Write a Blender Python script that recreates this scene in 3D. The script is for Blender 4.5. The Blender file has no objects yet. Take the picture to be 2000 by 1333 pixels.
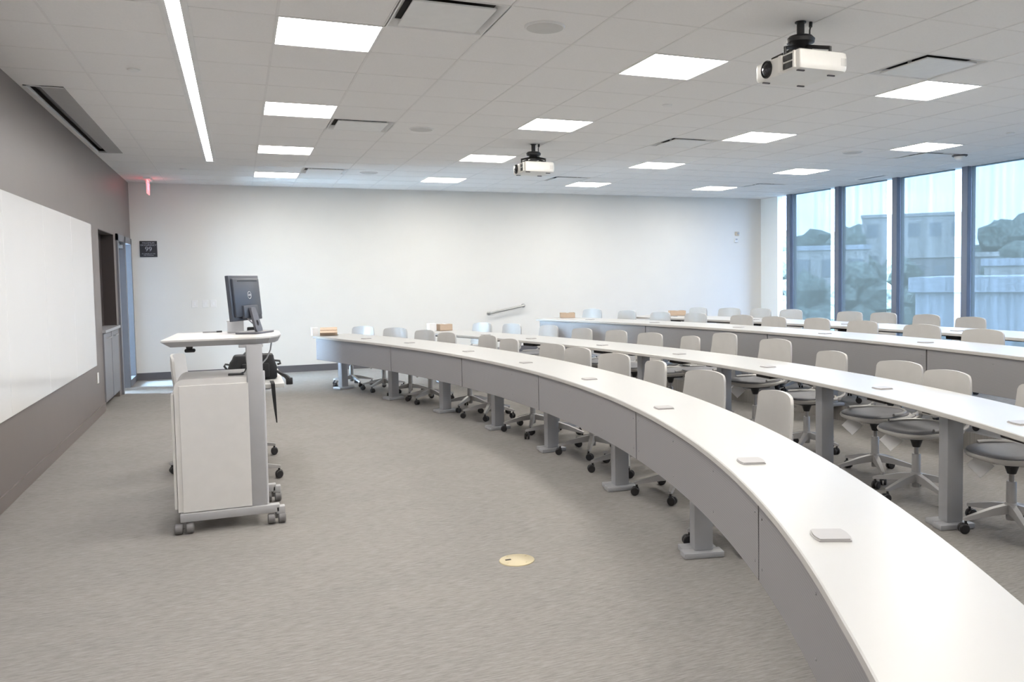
import bpy, bmesh, math, random
from mathutils import Vector, Matrix
random.seed(7)
SC = bpy.context.scene
COL = SC.collection
PI = math.pi

# ------------------------------------------------------------------ camera
cam_d = bpy.data.cameras.new('camera')
cam = bpy.data.objects.new('camera', cam_d)
COL.objects.link(cam)
CR = Vector((0.9254930934149745, -0.37848399401588195, -0.014573960167610808))
CU = Vector((0.033194835539672146, 0.042720366525662065, 0.9985354641560845))
CF = Vector((0.3773070857202067, 0.9246214558172976, -0.05210111810341197))
cam.matrix_world = Matrix(((CR.x, CU.x, -CF.x, 0), (CR.y, CU.y, -CF.y, 0), (CR.z, CU.z, -CF.z, 1.50635), (0, 0, 0, 1)))
cam_d.sensor_width = 36.0
cam_d.lens = 1615.4265 / 2000 * 36
cam_d.shift_x = (1000 - 1125.86) / 2000
cam_d.shift_y = (624.39 - 666.5) / 2000
cam_d.clip_end = 2000
SC.camera = cam

# ------------------------------------------------------------------ view / world / light
SC.view_settings.view_transform = 'Standard'
SC.view_settings.look = 'None'
SC.view_settings.gamma = 1
SC.view_settings.exposure = 0.0
SC.view_settings.use_curve_mapping = False
SC.cycles.use_denoising = True
SC.cycles.max_bounces = 10
SC.cycles.diffuse_bounces = 6
SC.cycles.transparent_max_bounces = 16
SC.cycles.sample_clamp_indirect = 6
SC.cycles.caustics_reflective = False
SC.cycles.caustics_refractive = False

LAMP = 30.0          # radiance of the ceiling panels
SKY = 22.0

w = bpy.data.worlds.new('sky')
SC.world = w
w.use_nodes = True
nt = w.node_tree
nt.nodes.clear()
wo = nt.nodes.new('ShaderNodeOutputWorld')
bg = nt.nodes.new('ShaderNodeBackground')
bg.inputs['Strength'].default_value = SKY
tc = nt.nodes.new('ShaderNodeTexCoord')
mp = nt.nodes.new('ShaderNodeMapping')
mp.inputs['Scale'].default_value = (2, 2, 9)
nz = nt.nodes.new('ShaderNodeTexNoise')
nz.inputs['Scale'].default_value = 1.6
nz.inputs['Detail'].default_value = 3
cr = nt.nodes.new('ShaderNodeValToRGB')
cr.color_ramp.elements[0].position = 0.35
cr.color_ramp.elements[0].color = (0.42, 0.60, 1.0, 1)
cr.color_ramp.elements[1].position = 0.65
cr.color_ramp.elements[1].color = (0.53, 0.69, 1.0, 1)
nt.links.new(tc.outputs['Generated'], mp.inputs['Vector'])
nt.links.new(mp.outputs['Vector'], nz.inputs['Vector'])
nt.links.new(nz.outputs['Fac'], cr.inputs['Fac'])
nt.links.new(cr.outputs['Color'], bg.inputs['Color'])
nt.links.new(bg.outputs['Background'], wo.inputs['Surface'])

# ------------------------------------------------------------------ materials
MATS = {}


def mat(name, color, rough=0.5, metal=0.0, emit=None, estr=0.0, spec=0.5, noise=None, bump=None):
    m = bpy.data.materials.new(name)
    m.use_nodes = True
    n = m.node_tree
    b = n.nodes['Principled BSDF']
    b.inputs['Base Color'].default_value = (*color, 1)
    b.inputs['Roughness'].default_value = rough
    b.inputs['Metallic'].default_value = metal
    b.inputs['Specular IOR Level'].default_value = spec
    if emit:
        b.inputs['Emission Color'].default_value = (*emit, 1)
        b.inputs['Emission Strength'].default_value = estr
    t = n.nodes.new('ShaderNodeTexCoord')
    mpn = n.nodes.new('ShaderNodeMapping')
    n.links.new(t.outputs['Object'], mpn.inputs['Vector'])
    nn = n.nodes.new('ShaderNodeTexNoise')
    n.links.new(mpn.outputs['Vector'], nn.inputs['Vector'])
    amt = 0.02
    sc = (1, 1, 1)
    nn.inputs['Scale'].default_value = 12
    if noise:
        amt, s, sc = noise
        nn.inputs['Scale'].default_value = s
    mpn.inputs['Scale'].default_value = sc
    rp = n.nodes.new('ShaderNodeValToRGB')
    rp.color_ramp.elements[0].position = 0.3
    rp.color_ramp.elements[1].position = 0.7
    rp.color_ramp.elements[0].color = (*[c * (1 - amt) for c in color], 1)
    rp.color_ramp.elements[1].color = (*[min(1, c * (1 + amt)) for c in color], 1)
    n.links.new(nn.outputs['Fac'], rp.inputs['Fac'])
    n.links.new(rp.outputs['Color'], b.inputs['Base Color'])
    if bump:
        bp = n.nodes.new('ShaderNodeBump')
        bp.inputs['Strength'].default_value = bump[0]
        bp.inputs['Distance'].default_value = bump[1]
        n.links.new(nn.outputs['Fac'], bp.inputs['Height'])
        n.links.new(bp.outputs['Normal'], b.inputs['Normal'])
    MATS[name] = m
    return m


mat('far_wall_paint', (0.80, 0.79, 0.755), 0.75, noise=(0.008, 3, (1, 1, 1)), spec=0.2)
mat('white_paint', (0.80, 0.79, 0.76), 0.75, spec=0.2)
mat('taupe_paint', (0.175, 0.150, 0.138), 0.42, noise=(0.02, 4, (1, 1, 1)), spec=0.45)
mat('corridor_paint', (0.18, 0.18, 0.19), 0.7)
mat('ceiling_tile', (0.86, 0.85, 0.84), 0.9, noise=(0.015, 90, (1, 1, 1)), spec=0.1)
mat('ceiling_bar', (0.80, 0.79, 0.78), 0.6, spec=0.2)
mat('fixture_white', (0.8, 0.8, 0.79), 0.45)
mat('screen_flap', (0.36, 0.35, 0.345), 0.6)
mat('plenum_dark', (0.04, 0.037, 0.034), 0.9)
mat('brown_dark', (0.045, 0.034, 0.031), 0.5)
mat('base_grey', (0.115, 0.110, 0.118), 0.6)
mat('glass_board', (0.80, 0.79, 0.76), 0.12, noise=(0.006, 2, (1, 1, 1)))
mat('desk_white', (0.485, 0.482, 0.468), 0.32, noise=(0.008, 3, (1, 1, 1)))
mat('desk_edge', (0.50, 0.485, 0.46), 0.5)
mat('leg_silver', (0.42, 0.425, 0.44), 0.42, metal=0.35)
mat('dark_bracket', (0.022, 0.018, 0.017), 0.6)
mat('module_grey', (0.39, 0.378, 0.375), 0.45)
mat('chair_plastic', (0.50, 0.487, 0.465), 0.42)
mat('chair_seat', (0.17, 0.17, 0.185), 0.5, noise=(0.1, 300, (1, 1, 1)))
mat('chair_silver', (0.38, 0.372, 0.365), 0.38, metal=0.3)
mat('chair_chrome', (0.6, 0.6, 0.6), 0.2, metal=0.9)
mat('black_plastic', (0.014, 0.014, 0.015), 0.45)
mat('black_fabric', (0.009, 0.009, 0.010), 0.8, bump=(0.3, 0.002), noise=(0.3, 200, (1, 1, 1)))
mat('monitor_back', (0.045, 0.052, 0.068), 0.38)
mat('monitor_stand', (0.10, 0.10, 0.115), 0.38)
mat('screen_black', (0.008, 0.008, 0.01), 0.1)
mat('logo_silver', (0.7, 0.7, 0.72), 0.35, metal=0.2)
mat('lectern_white', (0.66, 0.645, 0.62), 0.42)
mat('lectern_top', (0.62, 0.61, 0.585), 0.35)
mat('lectern_grey', (0.40, 0.40, 0.405), 0.45, metal=0.15)
mat('lectern_light', (0.66, 0.66, 0.67), 0.4, metal=0.1)
mat('caster_grey', (0.16, 0.155, 0.155), 0.4)
mat('caster_black', (0.016, 0.015, 0.016), 0.4)
mat('paper', (0.84, 0.835, 0.83), 0.7)
mat('cardboard', (0.52, 0.40, 0.30), 0.8, noise=(0.05, 40, (1, 1, 8)))
mat('cardboard_inside', (0.25, 0.15, 0.10), 0.8)
mat('projector_white', (0.80, 0.785, 0.75), 0.4)
mat('lens_glass', (0.02, 0.017, 0.022), 0.06)
mat('brass', (0.50, 0.43, 0.28), 0.38, metal=0.45)
mat('steel', (0.42, 0.42, 0.41), 0.3, metal=0.8)
mat('sign_black', (0.018, 0.017, 0.02), 0.4)
mat('sign_text', (0.42, 0.42, 0.46), 0.5)
mat('plate_white', (0.82, 0.81, 0.79), 0.4)
mat('door_grey', (0.10, 0.10, 0.115), 0.45)
mat('frame_grey', (0.17, 0.172, 0.19), 0.4)
mat('cabinet_grey', (0.20, 0.20, 0.215), 0.38)
mat('mullion', (0.13, 0.145, 0.185), 0.45)  # dark grey frame, blue daylight flare tinted into its colour
mat('speaker_mesh', (0.62, 0.615, 0.60), 0.8)
mat('red_plastic', (0.7, 0.05, 0.06), 0.3, emit=(1.0, 0.10, 0.14), estr=5.0)
mat('clear_edge', (0.8, 0.5, 0.5), 0.15, emit=(1.0, 0.33, 0.37), estr=1.0)
mat('yellow_device', (0.6, 0.5, 0.38), 0.5)
mat('cable_grey', (0.3, 0.3, 0.31), 0.5)
mat('concrete', (0.30, 0.29, 0.28), 0.9, noise=(0.1, 0.5, (1, 1, 1)))
mat('asphalt', (0.13, 0.15, 0.13), 0.9, noise=(0.15, 0.1, (1, 1, 1)))
mat('build_tan', (0.50, 0.46, 0.40), 0.85, noise=(0.05, 0.3, (1, 1, 1)))
mat('build_white', (0.50, 0.50, 0.50), 0.8)
mat('build_brown', (0.32, 0.29, 0.26), 0.85)
mat('build_glass', (0.26, 0.26, 0.25), 0.3)
mat('leaf_green', (0.15, 0.165, 0.125), 0.9, noise=(0.5, 3, (1, 1, 1)))
mat('bark', (0.08, 0.06, 0.045), 0.9)


def node_mat(name):
    m = bpy.data.materials.new(name)
    m.use_nodes = True
    m.node_tree.nodes.clear()
    MATS[name] = m
    return m, m.node_tree.nodes, m.node_tree.links


# emitting lamp diffuser
m, N, L = node_mat('lamp_diffuser')
o_ = N.new('ShaderNodeOutputMaterial'); e_ = N.new('ShaderNodeEmission')
e_.inputs['Color'].default_value = (1.0, 0.955, 0.885, 1); e_.inputs['Strength'].default_value = LAMP
L.new(e_.outputs[0], o_.inputs[0])
m, N, L = node_mat('strip_diffuser')
o_ = N.new('ShaderNodeOutputMaterial'); e_ = N.new('ShaderNodeEmission')
e_.inputs['Color'].default_value = (0.97, 0.95, 1.0, 1); e_.inputs['Strength'].default_value = LAMP * 1.1
L.new(e_.outputs[0], o_.inputs[0])

# glowing panel added in the unseen corridor, sends blue daylight through the door
m, N, L = node_mat('daylight_pane')
o_ = N.new('ShaderNodeOutputMaterial'); e_ = N.new('ShaderNodeEmission')
e_.inputs['Color'].default_value = (0.55, 0.76, 1.0, 1); e_.inputs['Strength'].default_value = 200
L.new(e_.outputs[0], o_.inputs[0])

# window pane: mostly clear with a faint reflection
m, N, L = node_mat('window_glass')
o_ = N.new('ShaderNodeOutputMaterial'); mx = N.new('ShaderNodeMixShader')
t_ = N.new('ShaderNodeBsdfTransparent'); g_ = N.new('ShaderNodeBsdfGlossy')
t_.inputs['Color'].default_value = (0.93, 0.97, 0.98, 1); g_.inputs['Roughness'].default_value = 0.02
mx.inputs[0].default_value = 0.04
L.new(t_.outputs[0], mx.inputs[1]); L.new(g_.outputs[0], mx.inputs[2]); L.new(mx.outputs[0], o_.inputs[0])

# roller-shade mesh fabric: open weave lets part of the view through, threads scatter the rest
m, N, L = node_mat('shade_fabric')
o_ = N.new('ShaderNodeOutputMaterial'); mx = N.new('ShaderNodeMixShader'); mx2 = N.new('ShaderNodeMixShader')
t_ = N.new('ShaderNodeBsdfTransparent'); t_.inputs['Color'].default_value = (0.86, 0.95, 1.0, 1)
tl = N.new('ShaderNodeBsdfTranslucent'); tl.inputs['Color'].default_value = (0.052, 0.054, 0.040, 1)
df = N.new('ShaderNodeBsdfDiffuse'); df.inputs['Color'].default_value = (0.12, 0.14, 0.17, 1)
mx2.inputs[0].default_value = 0.5
L.new(tl.outputs[0], mx2.inputs[1]); L.new(df.outputs[0], mx2.inputs[2])
tcn = N.new('ShaderNodeTexCoord'); mpn = N.new('ShaderNodeMapping'); mpn.inputs['Scale'].default_value = (1, 9, 0.35)
nn = N.new('ShaderNodeTexNoise'); nn.inputs['Scale'].default_value = 1.0; nn.inputs['Detail'].default_value = 1
mr = N.new('ShaderNodeMapRange'); mr.inputs['From Min'].default_value = 0.3; mr.inputs['From Max'].default_value = 0.7
mr.inputs['To Min'].default_value = 0.885; mr.inputs['To Max'].default_value = 0.925
L.new(tcn.outputs['Object'], mpn.inputs[0]); L.new(mpn.outputs[0], nn.inputs[0]); L.new(nn.outputs['Fac'], mr.inputs[0])
L.new(mr.outputs[0], mx.inputs[0]); L.new(t_.outputs[0], mx.inputs[1]); L.new(mx2.outputs[0], mx.inputs[2]); L.new(mx.outputs[0], o_.inputs[0])

# carpet: short streaks across the room
m = mat('carpet', (0.33, 0.312, 0.295), 0.95, spec=0.05)
n = m.node_tree; b = n.nodes['Principled BSDF']
t = n.nodes.new('ShaderNodeTexCoord')
m1 = n.nodes.new('ShaderNodeMapping'); m1.inputs['Scale'].default_value = (13, 125, 1); m1.inputs['Rotation'].default_value = (0, 0, 0.12)
n1 = n.nodes.new('ShaderNodeTexNoise'); n1.inputs['Scale'].default_value = 1.0; n1.inputs['Detail'].default_value = 5; n1.inputs['Roughness'].default_value = 0.7
m2 = n.nodes.new('ShaderNodeMapping'); m2.inputs['Scale'].default_value = (1.2, 3, 1)
n2 = n.nodes.new('ShaderNodeTexNoise'); n2.inputs['Scale'].default_value = 1.0; n2.inputs['Detail'].default_value = 2
r1 = n.nodes.new('ShaderNodeValToRGB')
r1.color_ramp.elements[0].position = 0.28; r1.color_ramp.elements[0].color = (0.192, 0.181, 0.171, 1)
r1.color_ramp.elements[1].position = 0.66; r1.color_ramp.elements[1].color = (0.326, 0.311, 0.296, 1)
mxc = n.nodes.new('ShaderNodeMix'); mxc.data_type = 'RGBA'; mxc.blend_type = 'MULTIPLY'; mxc.inputs[0].default_value = 1.0
r2 = n.nodes.new('ShaderNodeValToRGB')
r2.color_ramp.elements[0].position = 0.3; r2.color_ramp.elements[0].color = (0.93, 0.93, 0.93, 1)
r2.color_ramp.elements[1].position = 0.7; r2.color_ramp.elements[1].color = (1, 0.99, 0.985, 1)
n.links.new(t.outputs['Object'], m1.inputs[0]); n.links.new(m1.outputs[0], n1.inputs[0]); n.links.new(n1.outputs['Fac'], r1.inputs[0])
n.links.new(t.outputs['Object'], m2.inputs[0]); n.links.new(m2.outputs[0], n2.inputs[0]); n.links.new(n2.outputs['Fac'], r2.inputs[0])
n.links.new(r1.outputs[0], mxc.inputs[6]); n.links.new(r2.outputs[0], mxc.inputs[7]); n.links.new(mxc.outputs[2], b.inputs['Base Color'])
bp = n.nodes.new('ShaderNodeBump'); bp.inputs['Strength'].default_value = 0.5; bp.inputs['Distance'].default_value = 0.004
n.links.new(n1.outputs['Fac'], bp.inputs['Height']); n.links.new(bp.outputs[0], b.inputs['Normal'])

# perforated modesty panels: fine rows of slots
m = mat('panel_metal', (0.30, 0.295, 0.30), 0.5, metal=0.25)
n = m.node_tree; b = n.nodes['Principled BSDF']
t = n.nodes.new('ShaderNodeTexCoord'); wv = n.nodes.new('ShaderNodeTexWave')
wv.bands_direction = 'Z'; wv.inputs['Scale'].default_value = 31.0; wv.inputs['Distortion'].default_value = 0
r1 = n.nodes.new('ShaderNodeValToRGB')
r1.color_ramp.elements[0].position = 0.0; r1.color_ramp.elements[0].color = (0.275, 0.268, 0.272, 1)
r1.color_ramp.elements[1].position = 0.5; r1.color_ramp.elements[1].color = (0.325, 0.318, 0.322, 1)
n.links.new(t.outputs['Object'], wv.inputs[0]); n.links.new(wv.outputs['Fac'], r1.inputs[0]); n.links.new(r1.outputs[0], b.inputs['Base Color'])


# ------------------------------------------------------------------ mesh helpers
def new_bm():
    return bmesh.new()


def box(bm, c, s, rz=0.0, bev=0.0, mi=0, M=None):
    r = bmesh.ops.create_cube(bm, size=1.0)
    vs = r['verts']
    bmesh.ops.scale(bm, vec=s, verts=vs)
    fs = set(f for v in vs for f in v.link_faces)
    if bev > 0:
        es = list(set(e for v in vs for e in v.link_edges))
        rb = bmesh.ops.bevel(bm, geom=es, offset=bev, segments=2, affect='EDGES', profile=0.5)
        vs = list(set(v for f in rb['faces'] for v in f.verts) | set(v for v in vs if v.is_valid))
        seen = set(); st = list(vs)
        while st:
            v = st.pop()
            if v in seen: continue
            seen.add(v)
            for e in v.link_edges:
                st.append(e.other_vert(v))
        vs = list(seen)
        fs = set(f for v in vs for f in v.link_faces)
    mtx = Matrix.Translation(Vector(c)) @ Matrix.Rotation(rz, 4, 'Z')
    if M is not None: mtx = M @ mtx
    bmesh.ops.transform(bm, matrix=mtx, verts=vs)
    for f in fs: f.material_index = mi
    return vs


def tube(bm, pts, rad, seg=8, mi=0, cap=True):
    """round tube through pts; rad is one radius or a list"""
    pts = [Vector(p) for p in pts]
    if not isinstance(rad, (list, tuple)): rad = [rad] * len(pts)
    rings = []
    prev = None
    for i, p in enumerate(pts):
        d = (pts[min(i + 1, len(pts) - 1)] - pts[max(i - 1, 0)]).normalized()
        if prev is None:
            a = Vector((0, 0, 1)) if abs(d.z) < 0.9 else Vector((1, 0, 0))
            u = d.cross(a).normalized()
        else:
            u = (prev - d * prev.dot(d)).normalized()
        prev = u
        v = d.cross(u)
        rings.append([bm.verts.new(p + (u * math.cos(2 * PI * k / seg) + v * math.sin(2 * PI * k / seg)) * rad[i]) for k in range(seg)])
    for a, c in zip(rings, rings[1:]):
        for k in range(seg):
            f = bm.faces.new((a[k], a[(k + 1) % seg], c[(k + 1) % seg], c[k])); f.material_index = mi
    if cap:
        f = bm.faces.new(rings[0][::-1]); f.material_index = mi
        f = bm.faces.new(rings[-1]); f.material_index = mi


def lathe(bm, prof, c=(0, 0, 0), seg=24, mi=0, axis=None):
    """prof: list of (r, z) from bottom to top, revolved about z at c"""
    rings = []
    M = Matrix.Translation(Vector(c))
    if axis is not None: M = M @ axis
    for r, z in prof:
        if r < 1e-6:
            rings.append([bm.verts.new(M @ Vector((0, 0, z)))])
        else:
            rings.append([bm.verts.new(M @ Vector((r * math.cos(2 * PI * k / seg), r * math.sin(2 * PI * k / seg), z))) for k in range(seg)])
    for a, c2 in zip(rings, rings[1:]):
        for k in range(seg):
            k2 = (k + 1) % seg
            if len(a) == 1 and len(c2) == 1: continue
            if len(a) == 1: f = bm.faces.new((a[0], c2[k2], c2[k]))
            elif len(c2) == 1: f = bm.faces.new((a[k], a[k2], c2[0]))
            else: f = bm.faces.new((a[k], a[k2], c2[k2], c2[k]))
            f.material_index = mi
    if len(rings[0]) > 1: bm.faces.new(rings[0][::-1]).material_index = mi
    if len(rings[-1]) > 1: bm.faces.new(rings[-1]).material_index = mi


def prism(bm, poly, z0, z1, mi=0, M=None, mi_side=None, inset=0.0):
    lo = [Vector((p[0], p[1], z0)) for p in poly]
    hi = [Vector((p[0], p[1], z1)) for p in poly]
    if inset:
        cx = sum(p[0] for p in poly) / len(poly); cy = sum(p[1] for p in poly) / len(poly)
        lo = [Vector((cx + (p[0] - cx) * (1 - inset), cy + (p[1] - cy) * (1 - inset), z0)) for p in poly]
    if M is not None:
        lo = [M @ p for p in lo]; hi = [M @ p for p in hi]
    a = [bm.verts.new(p) for p in lo]; c = [bm.verts.new(p) for p in hi]
    n_ = len(poly)
    bm.faces.new(a[::-1]).material_index = mi
    bm.faces.new(c).material_index = mi
    for k in range(n_):
        f = bm.faces.new((a[k], a[(k + 1) % n_], c[(k + 1) % n_], c[k]))
        f.material_index = mi if mi_side is None else mi_side


def quad(bm, p, mi=0):
    f = bm.faces.new([bm.verts.new(Vector(q)) for q in p]); f.material_index = mi
    return f


def superell(rx, ry, n_=4.0, seg=28):
    out = []
    for k in range(seg):
        a = 2 * PI * k / seg
        c, s = math.cos(a), math.sin(a)
        out.append((rx * math.copysign(abs(c) ** (2 / n_), c), ry * math.copysign(abs(s) ** (2 / n_), s)))
    return out


def rings_solid(bm, rings, mi=0):
    vs = [[bm.verts.new(Vector(p)) for p in r] for r in rings]
    n_ = len(vs[0])
    for a, c in zip(vs, vs[1:]):
        for k in range(n_):
            bm.faces.new((a[k], a[(k + 1) % n_], c[(k + 1) % n_], c[k])).material_index = mi
    bm.faces.new(vs[0][::-1]).material_index = mi
    bm.faces.new(vs[-1]).material_index = mi


def obj(name, bm, mats, parent=None, loc=None, rz=None, smooth=35):
    me = bpy.data.meshes.new(name)
    bmesh.ops.recalc_face_normals(bm, faces=bm.faces[:])
    bm.to_mesh(me); bm.free()
    if isinstance(mats, str): mats = [mats]
    for k in mats: me.materials.append(MATS[k])
    if smooth:
        for p in me.polygons: p.use_smooth = True
        me.set_sharp_from_angle(angle=math.radians(smooth))
    o = bpy.data.objects.new(name, me)
    COL.objects.link(o)
    if parent is not None: o.parent = parent
    if loc is not None: o.location = loc
    if rz is not None: o.rotation_euler = (0, 0, rz)
    return o


def tag(o, label, cat, group=None, kind=None):
    o['label'] = label
    o['category'] = cat
    if group: o['group'] = group
    if kind: o['kind'] = kind
    return o


def thing(name, label, cat, loc=(0, 0, 0), rz=0.0, group=None):
    o = bpy.data.objects.new(name, None)
    o.empty_display_size = 0.1
    COL.objects.link(o)
    o.location = loc; o.rotation_euler = (0, 0, rz)
    return tag(o, label, cat, group)


def struct(name, bm, mats, parent=None, smooth=0):
    o = obj(name, bm, mats, parent, smooth=smooth)
    o['kind'] = 'structure'
    return o


def dup(src, loc, rz=0.0, label=None):
    """a copy of a thing with copies of its parts and sub-parts (mesh data shared)"""
    r = src.copy(); COL.objects.link(r)
    r.location = loc; r.rotation_euler = (0, 0, rz)
    if label: r['label'] = label
    for ch in list(src.children):
        c = ch.copy(); COL.objects.link(c); c.parent = r
        for g in list(ch.children):
            d = g.copy(); COL.objects.link(d); d.parent = c
    return r


def text_mesh(name, body, size, mat_name, parent, M, align='CENTER', depth=0.001):
    cu = bpy.data.curves.new(name, 'FONT')
    cu.body = body; cu.size = size; cu.align_x = align; cu.align_y = 'CENTER'; cu.extrude = depth
    tmp = bpy.data.objects.new(name + '_tmp', cu)
    COL.objects.link(tmp)
    dg = bpy.context.evaluated_depsgraph_get()
    me = bpy.data.meshes.new_from_object(tmp.evaluated_get(dg))
    bpy.data.objects.remove(tmp)
    me.transform(M)
    me.materials.clear(); me.materials.append(MATS[mat_name])
    o = bpy.data.objects.new(name, me)
    COL.objects.link(o); o.parent = parent
    return o


# ------------------------------------------------------------------ room shell
XL, XR, YB, YF, H = -1.50, 9.948, 14.312, -2.2, 3.027
CEN1 = (-8.06, 6.09); CEN2 = (-7.9, 5.98); CEN3 = (-7.6, 5.9)
TIER = 0.15

bm = new_bm()
box(bm, (3.2, 6.05, -0.06), (14.6, 16.8, 0.12))
struct('floor', bm, 'carpet')
bm = new_bm()
poly = []
for k in range(0, 61):
    a = math.radians(-36.5 + (27.3 + 36.5) * k / 60)
    poly.append((CEN3[0] + 13.27 * math.cos(a), CEN3[1] + 13.27 * math.sin(a)))
poly += [(4.55, YB), (XR + 0.1, YB), (XR + 0.1, YF)]
poly = [(poly[0][0], YF)] + poly
prism(bm, poly, 0.0, TIER)
struct('floor_raised', bm, 'carpet')

# ceiling: lay-in tiles, missing where fixtures sit
TS = 0.6096; TX0 = 0.258; TY0 = 5.117
LIGHT_T = [(k, m_) for k in (0, 4, 8, 12) for m_ in (12, 8, 4, 0, -4, -8)]
VENT_T = [(k, m_) for k in (1, 7, 13) for m_ in (11, 5, -1)]
skip = set(LIGHT_T) | set(VENT_T)
STRIP_X = (-0.355, -0.205)
SCR = (-1.47, -1.20, 7.5, 11.08)
bm = new_bm()
ks = range(-4, 17); msr = range(-13, 16)


def ceil_quad(x0, x1, y0, y1):
    x0 = max(x0, XL); x1 = min(x1, XR + 0.1); y0 = max(y0, YF); y1 = min(y1, YB)
    if x1 - x0 < 1e-4 or y1 - y0 < 1e-4: return
    quad(bm, [(x0, y0, H + 0.0025), (x0, y1, H + 0.0025), (x1, y1, H + 0.0025), (x1, y0, H + 0.0025)])


for k in ks:
    for m_ in msr:
        if (k, m_) in skip: continue
        x0 = TX0 + TS * k; x1 = x0 + TS; y0 = TY0 + TS * m_; y1 = y0 + TS
        if k == -1:     # column holding the linear light
            if y1 > 11.5:
                ceil_quad(x0, x1, max(y0, 11.5), y1)
                ceil_quad(STRIP_X[1], x1, y0, min(y1, 11.5))
            else:
                ceil_quad(STRIP_X[1], x1, y0, y1)
            continue
        if k <= -3:     # along the whiteboard wall: screen slot
            if k == -4: continue
            if y1 <= SCR[2] or y0 >= SCR[3]:
                ceil_quad(XL, x1, y0, y1); continue
            if y0 < SCR[2]: ceil_quad(XL, x1, y0, SCR[2])
            if y1 > SCR[3]: ceil_quad(XL, x1, SCR[3], y1)
            a, c = max(y0, SCR[2]), min(y1, SCR[3])
            ceil_quad(XL, SCR[0], a, c); ceil_quad(SCR[1], x1, a, c)
            continue
        ceil_quad(x0, x1, y0, y1)
ceil_o = struct('ceiling', bm, 'ceiling_tile')
bm = new_bm()
for k in range(-2, 17):
    x = TX0 + TS * k
    if k == -1: continue
    box(bm, (x, (YF + YB) / 2, H + 0.003), (0.016, YB - YF, 0.006))
for m_ in range(-12, 16):
    y = TY0 + TS * m_
    if y < STRIP_X[0] - 99: continue
    segs = [(XL if not (SCR[2] < y < SCR[3]) else SCR[1], STRIP_X[0] if y < 11.5 else XR), (STRIP_X[1], XR)]
    for a, c in segs[:2 if y < 11.5 else 1]:
        box(bm, ((a + c) / 2, y, H + 0.0035), (c - a, 0.010, 0.005))
g = obj('ceiling_grid', bm, 'ceiling_bar', ceil_o, smooth=0)
bm = new_bm()
box(bm, (4.2, 6.05, H + 0.36), (12.0, 16.9, 0.05))
struct('ceiling_slab', bm, 'plenum_dark')

# walls
bm = new_bm()
box(bm, ((XL + XR) / 2, YB + 0.06, 1.7), (XR - XL + 0.5, 0.12, 3.5))
struct('wall_back', bm, 'far_wall_paint')
bm = new_bm()
box(bm, ((XL + XR) / 2, YF - 0.06, 1.7), (XR - XL + 0.5, 0.12, 3.5))
struct('wall_front', bm, 'white_paint')
NICHE = (11.13, 12.42, 0.945, 2.15)
DOOR = (12.62, 14.2, 2.17)
bm = new_bm()


def lw(y0, y1, z0, z1):
    box(bm, (XL - 0.075, (y0 + y1) / 2, (z0 + z1) / 2), (0.15, y1 - y0, z1 - z0))


lw(YF, NICHE[0], 0, 3.4)
lw(NICHE[0], NICHE[1], NICHE[3], 3.4)
lw(NICHE[1], DOOR[0], 0, 3.4)
lw(DOOR[0], DOOR[1], DOOR[2], 3.4)
lw(DOOR[1], YB, 0, 3.4)
struct('wall_left', bm, 'taupe_paint')
bm = new_bm()
box(bm, (XR + 0.06, 14.03, 1.7), (0.12, 0.565, 3.5))
box(bm, (XR + 0.10, 6.0, 3.25), (0.3, 16.8, 0.42))
struct('wall_right', bm, 'far_wall_paint')

bm = new_bm()
box(bm, (XL + 0.006, (YF + 11.1) / 2, 0.05), (0.012, 11.1 - YF, 0.10))
struct('baseboard_left', bm, 'taupe_paint')
bm = new_bm()
box(bm, ((XL + 4.6) / 2, YB - 0.006, 0.055), (4.6 - XL, 0.012, 0.11))
box(bm, ((XR + 4.6) / 2, YB - 0.006, TIER + 0.055), (XR - 4.6, 0.012, 0.11))
struct('baseboard_back', bm, 'base_grey')

# ------------------------------------------------------------------ windows with shades
MUL = [13.40 - 1.403 * i for i in range(0, 12)]
for i, y1 in enumerate(MUL):
    bm = new_bm()
    box(bm, (9.943, y1 - 0.055, 1.58), (0.085, 0.11, 2.94), bev=0.004)
    box(bm, (10.02, y1 - 0.02, 1.58), (0.07, 0.19, 2.94))
    wdw = struct('window_%d' % (i + 1), bm, 'mullion')
    bm = new_bm()
    box(bm, (10.03, y1 + 0.69 if i else y1 + 0.2, 1.58), (0.012, 1.40 if i else 0.42, 2.94))
    obj('window_pane', bm, 'window_glass', wdw, smooth=0)
    if i < len(MUL) - 1:
        y_hi = y1 - 0.113
        y_lo = MUL[i + 1] + 0.19
        bm = new_bm()
        quad(bm, [(9.978, y_hi, 0.15), (9.978, y_lo, 0.15), (9.978, y_lo, 3.03), (9.978, y_hi, 3.03)])
        sh = thing('roller_shade', '', 'window shade', (0, 0, 0), group='roller shades drawn over the window wall')
        obj('shade_cloth', bm, 'shade_fabric', sh, smooth=0)
        bm = new_bm()
        tube(bm, [(9.970, y_lo, 0.165), (9.970, y_hi - 0.01, 0.165)], 0.012, 8)
        obj('hem_bar', bm, 'mullion', sh)
        words = ['nearest the far wall', 'second from the far wall', 'third from the far wall', 'fourth from the far wall, cut by the right picture edge']
        sh['label'] = 'drawn grey mesh roller shade, ' + (words[i] if i < 4 else 'beyond the right picture edge')

# ------------------------------------------------------------------ ceiling lights
ORD = ['first', 'second', 'third', 'fourth', 'fifth', 'sixth', 'seventh', 'eighth', 'ninth', 'tenth', 'eleventh', 'twelfth', 'thirteenth']
COLN = {0: 'row nearest the whiteboard', 4: 'second row from the whiteboard', 8: 'third row from the whiteboard', 12: 'row nearest the windows'}


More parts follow.
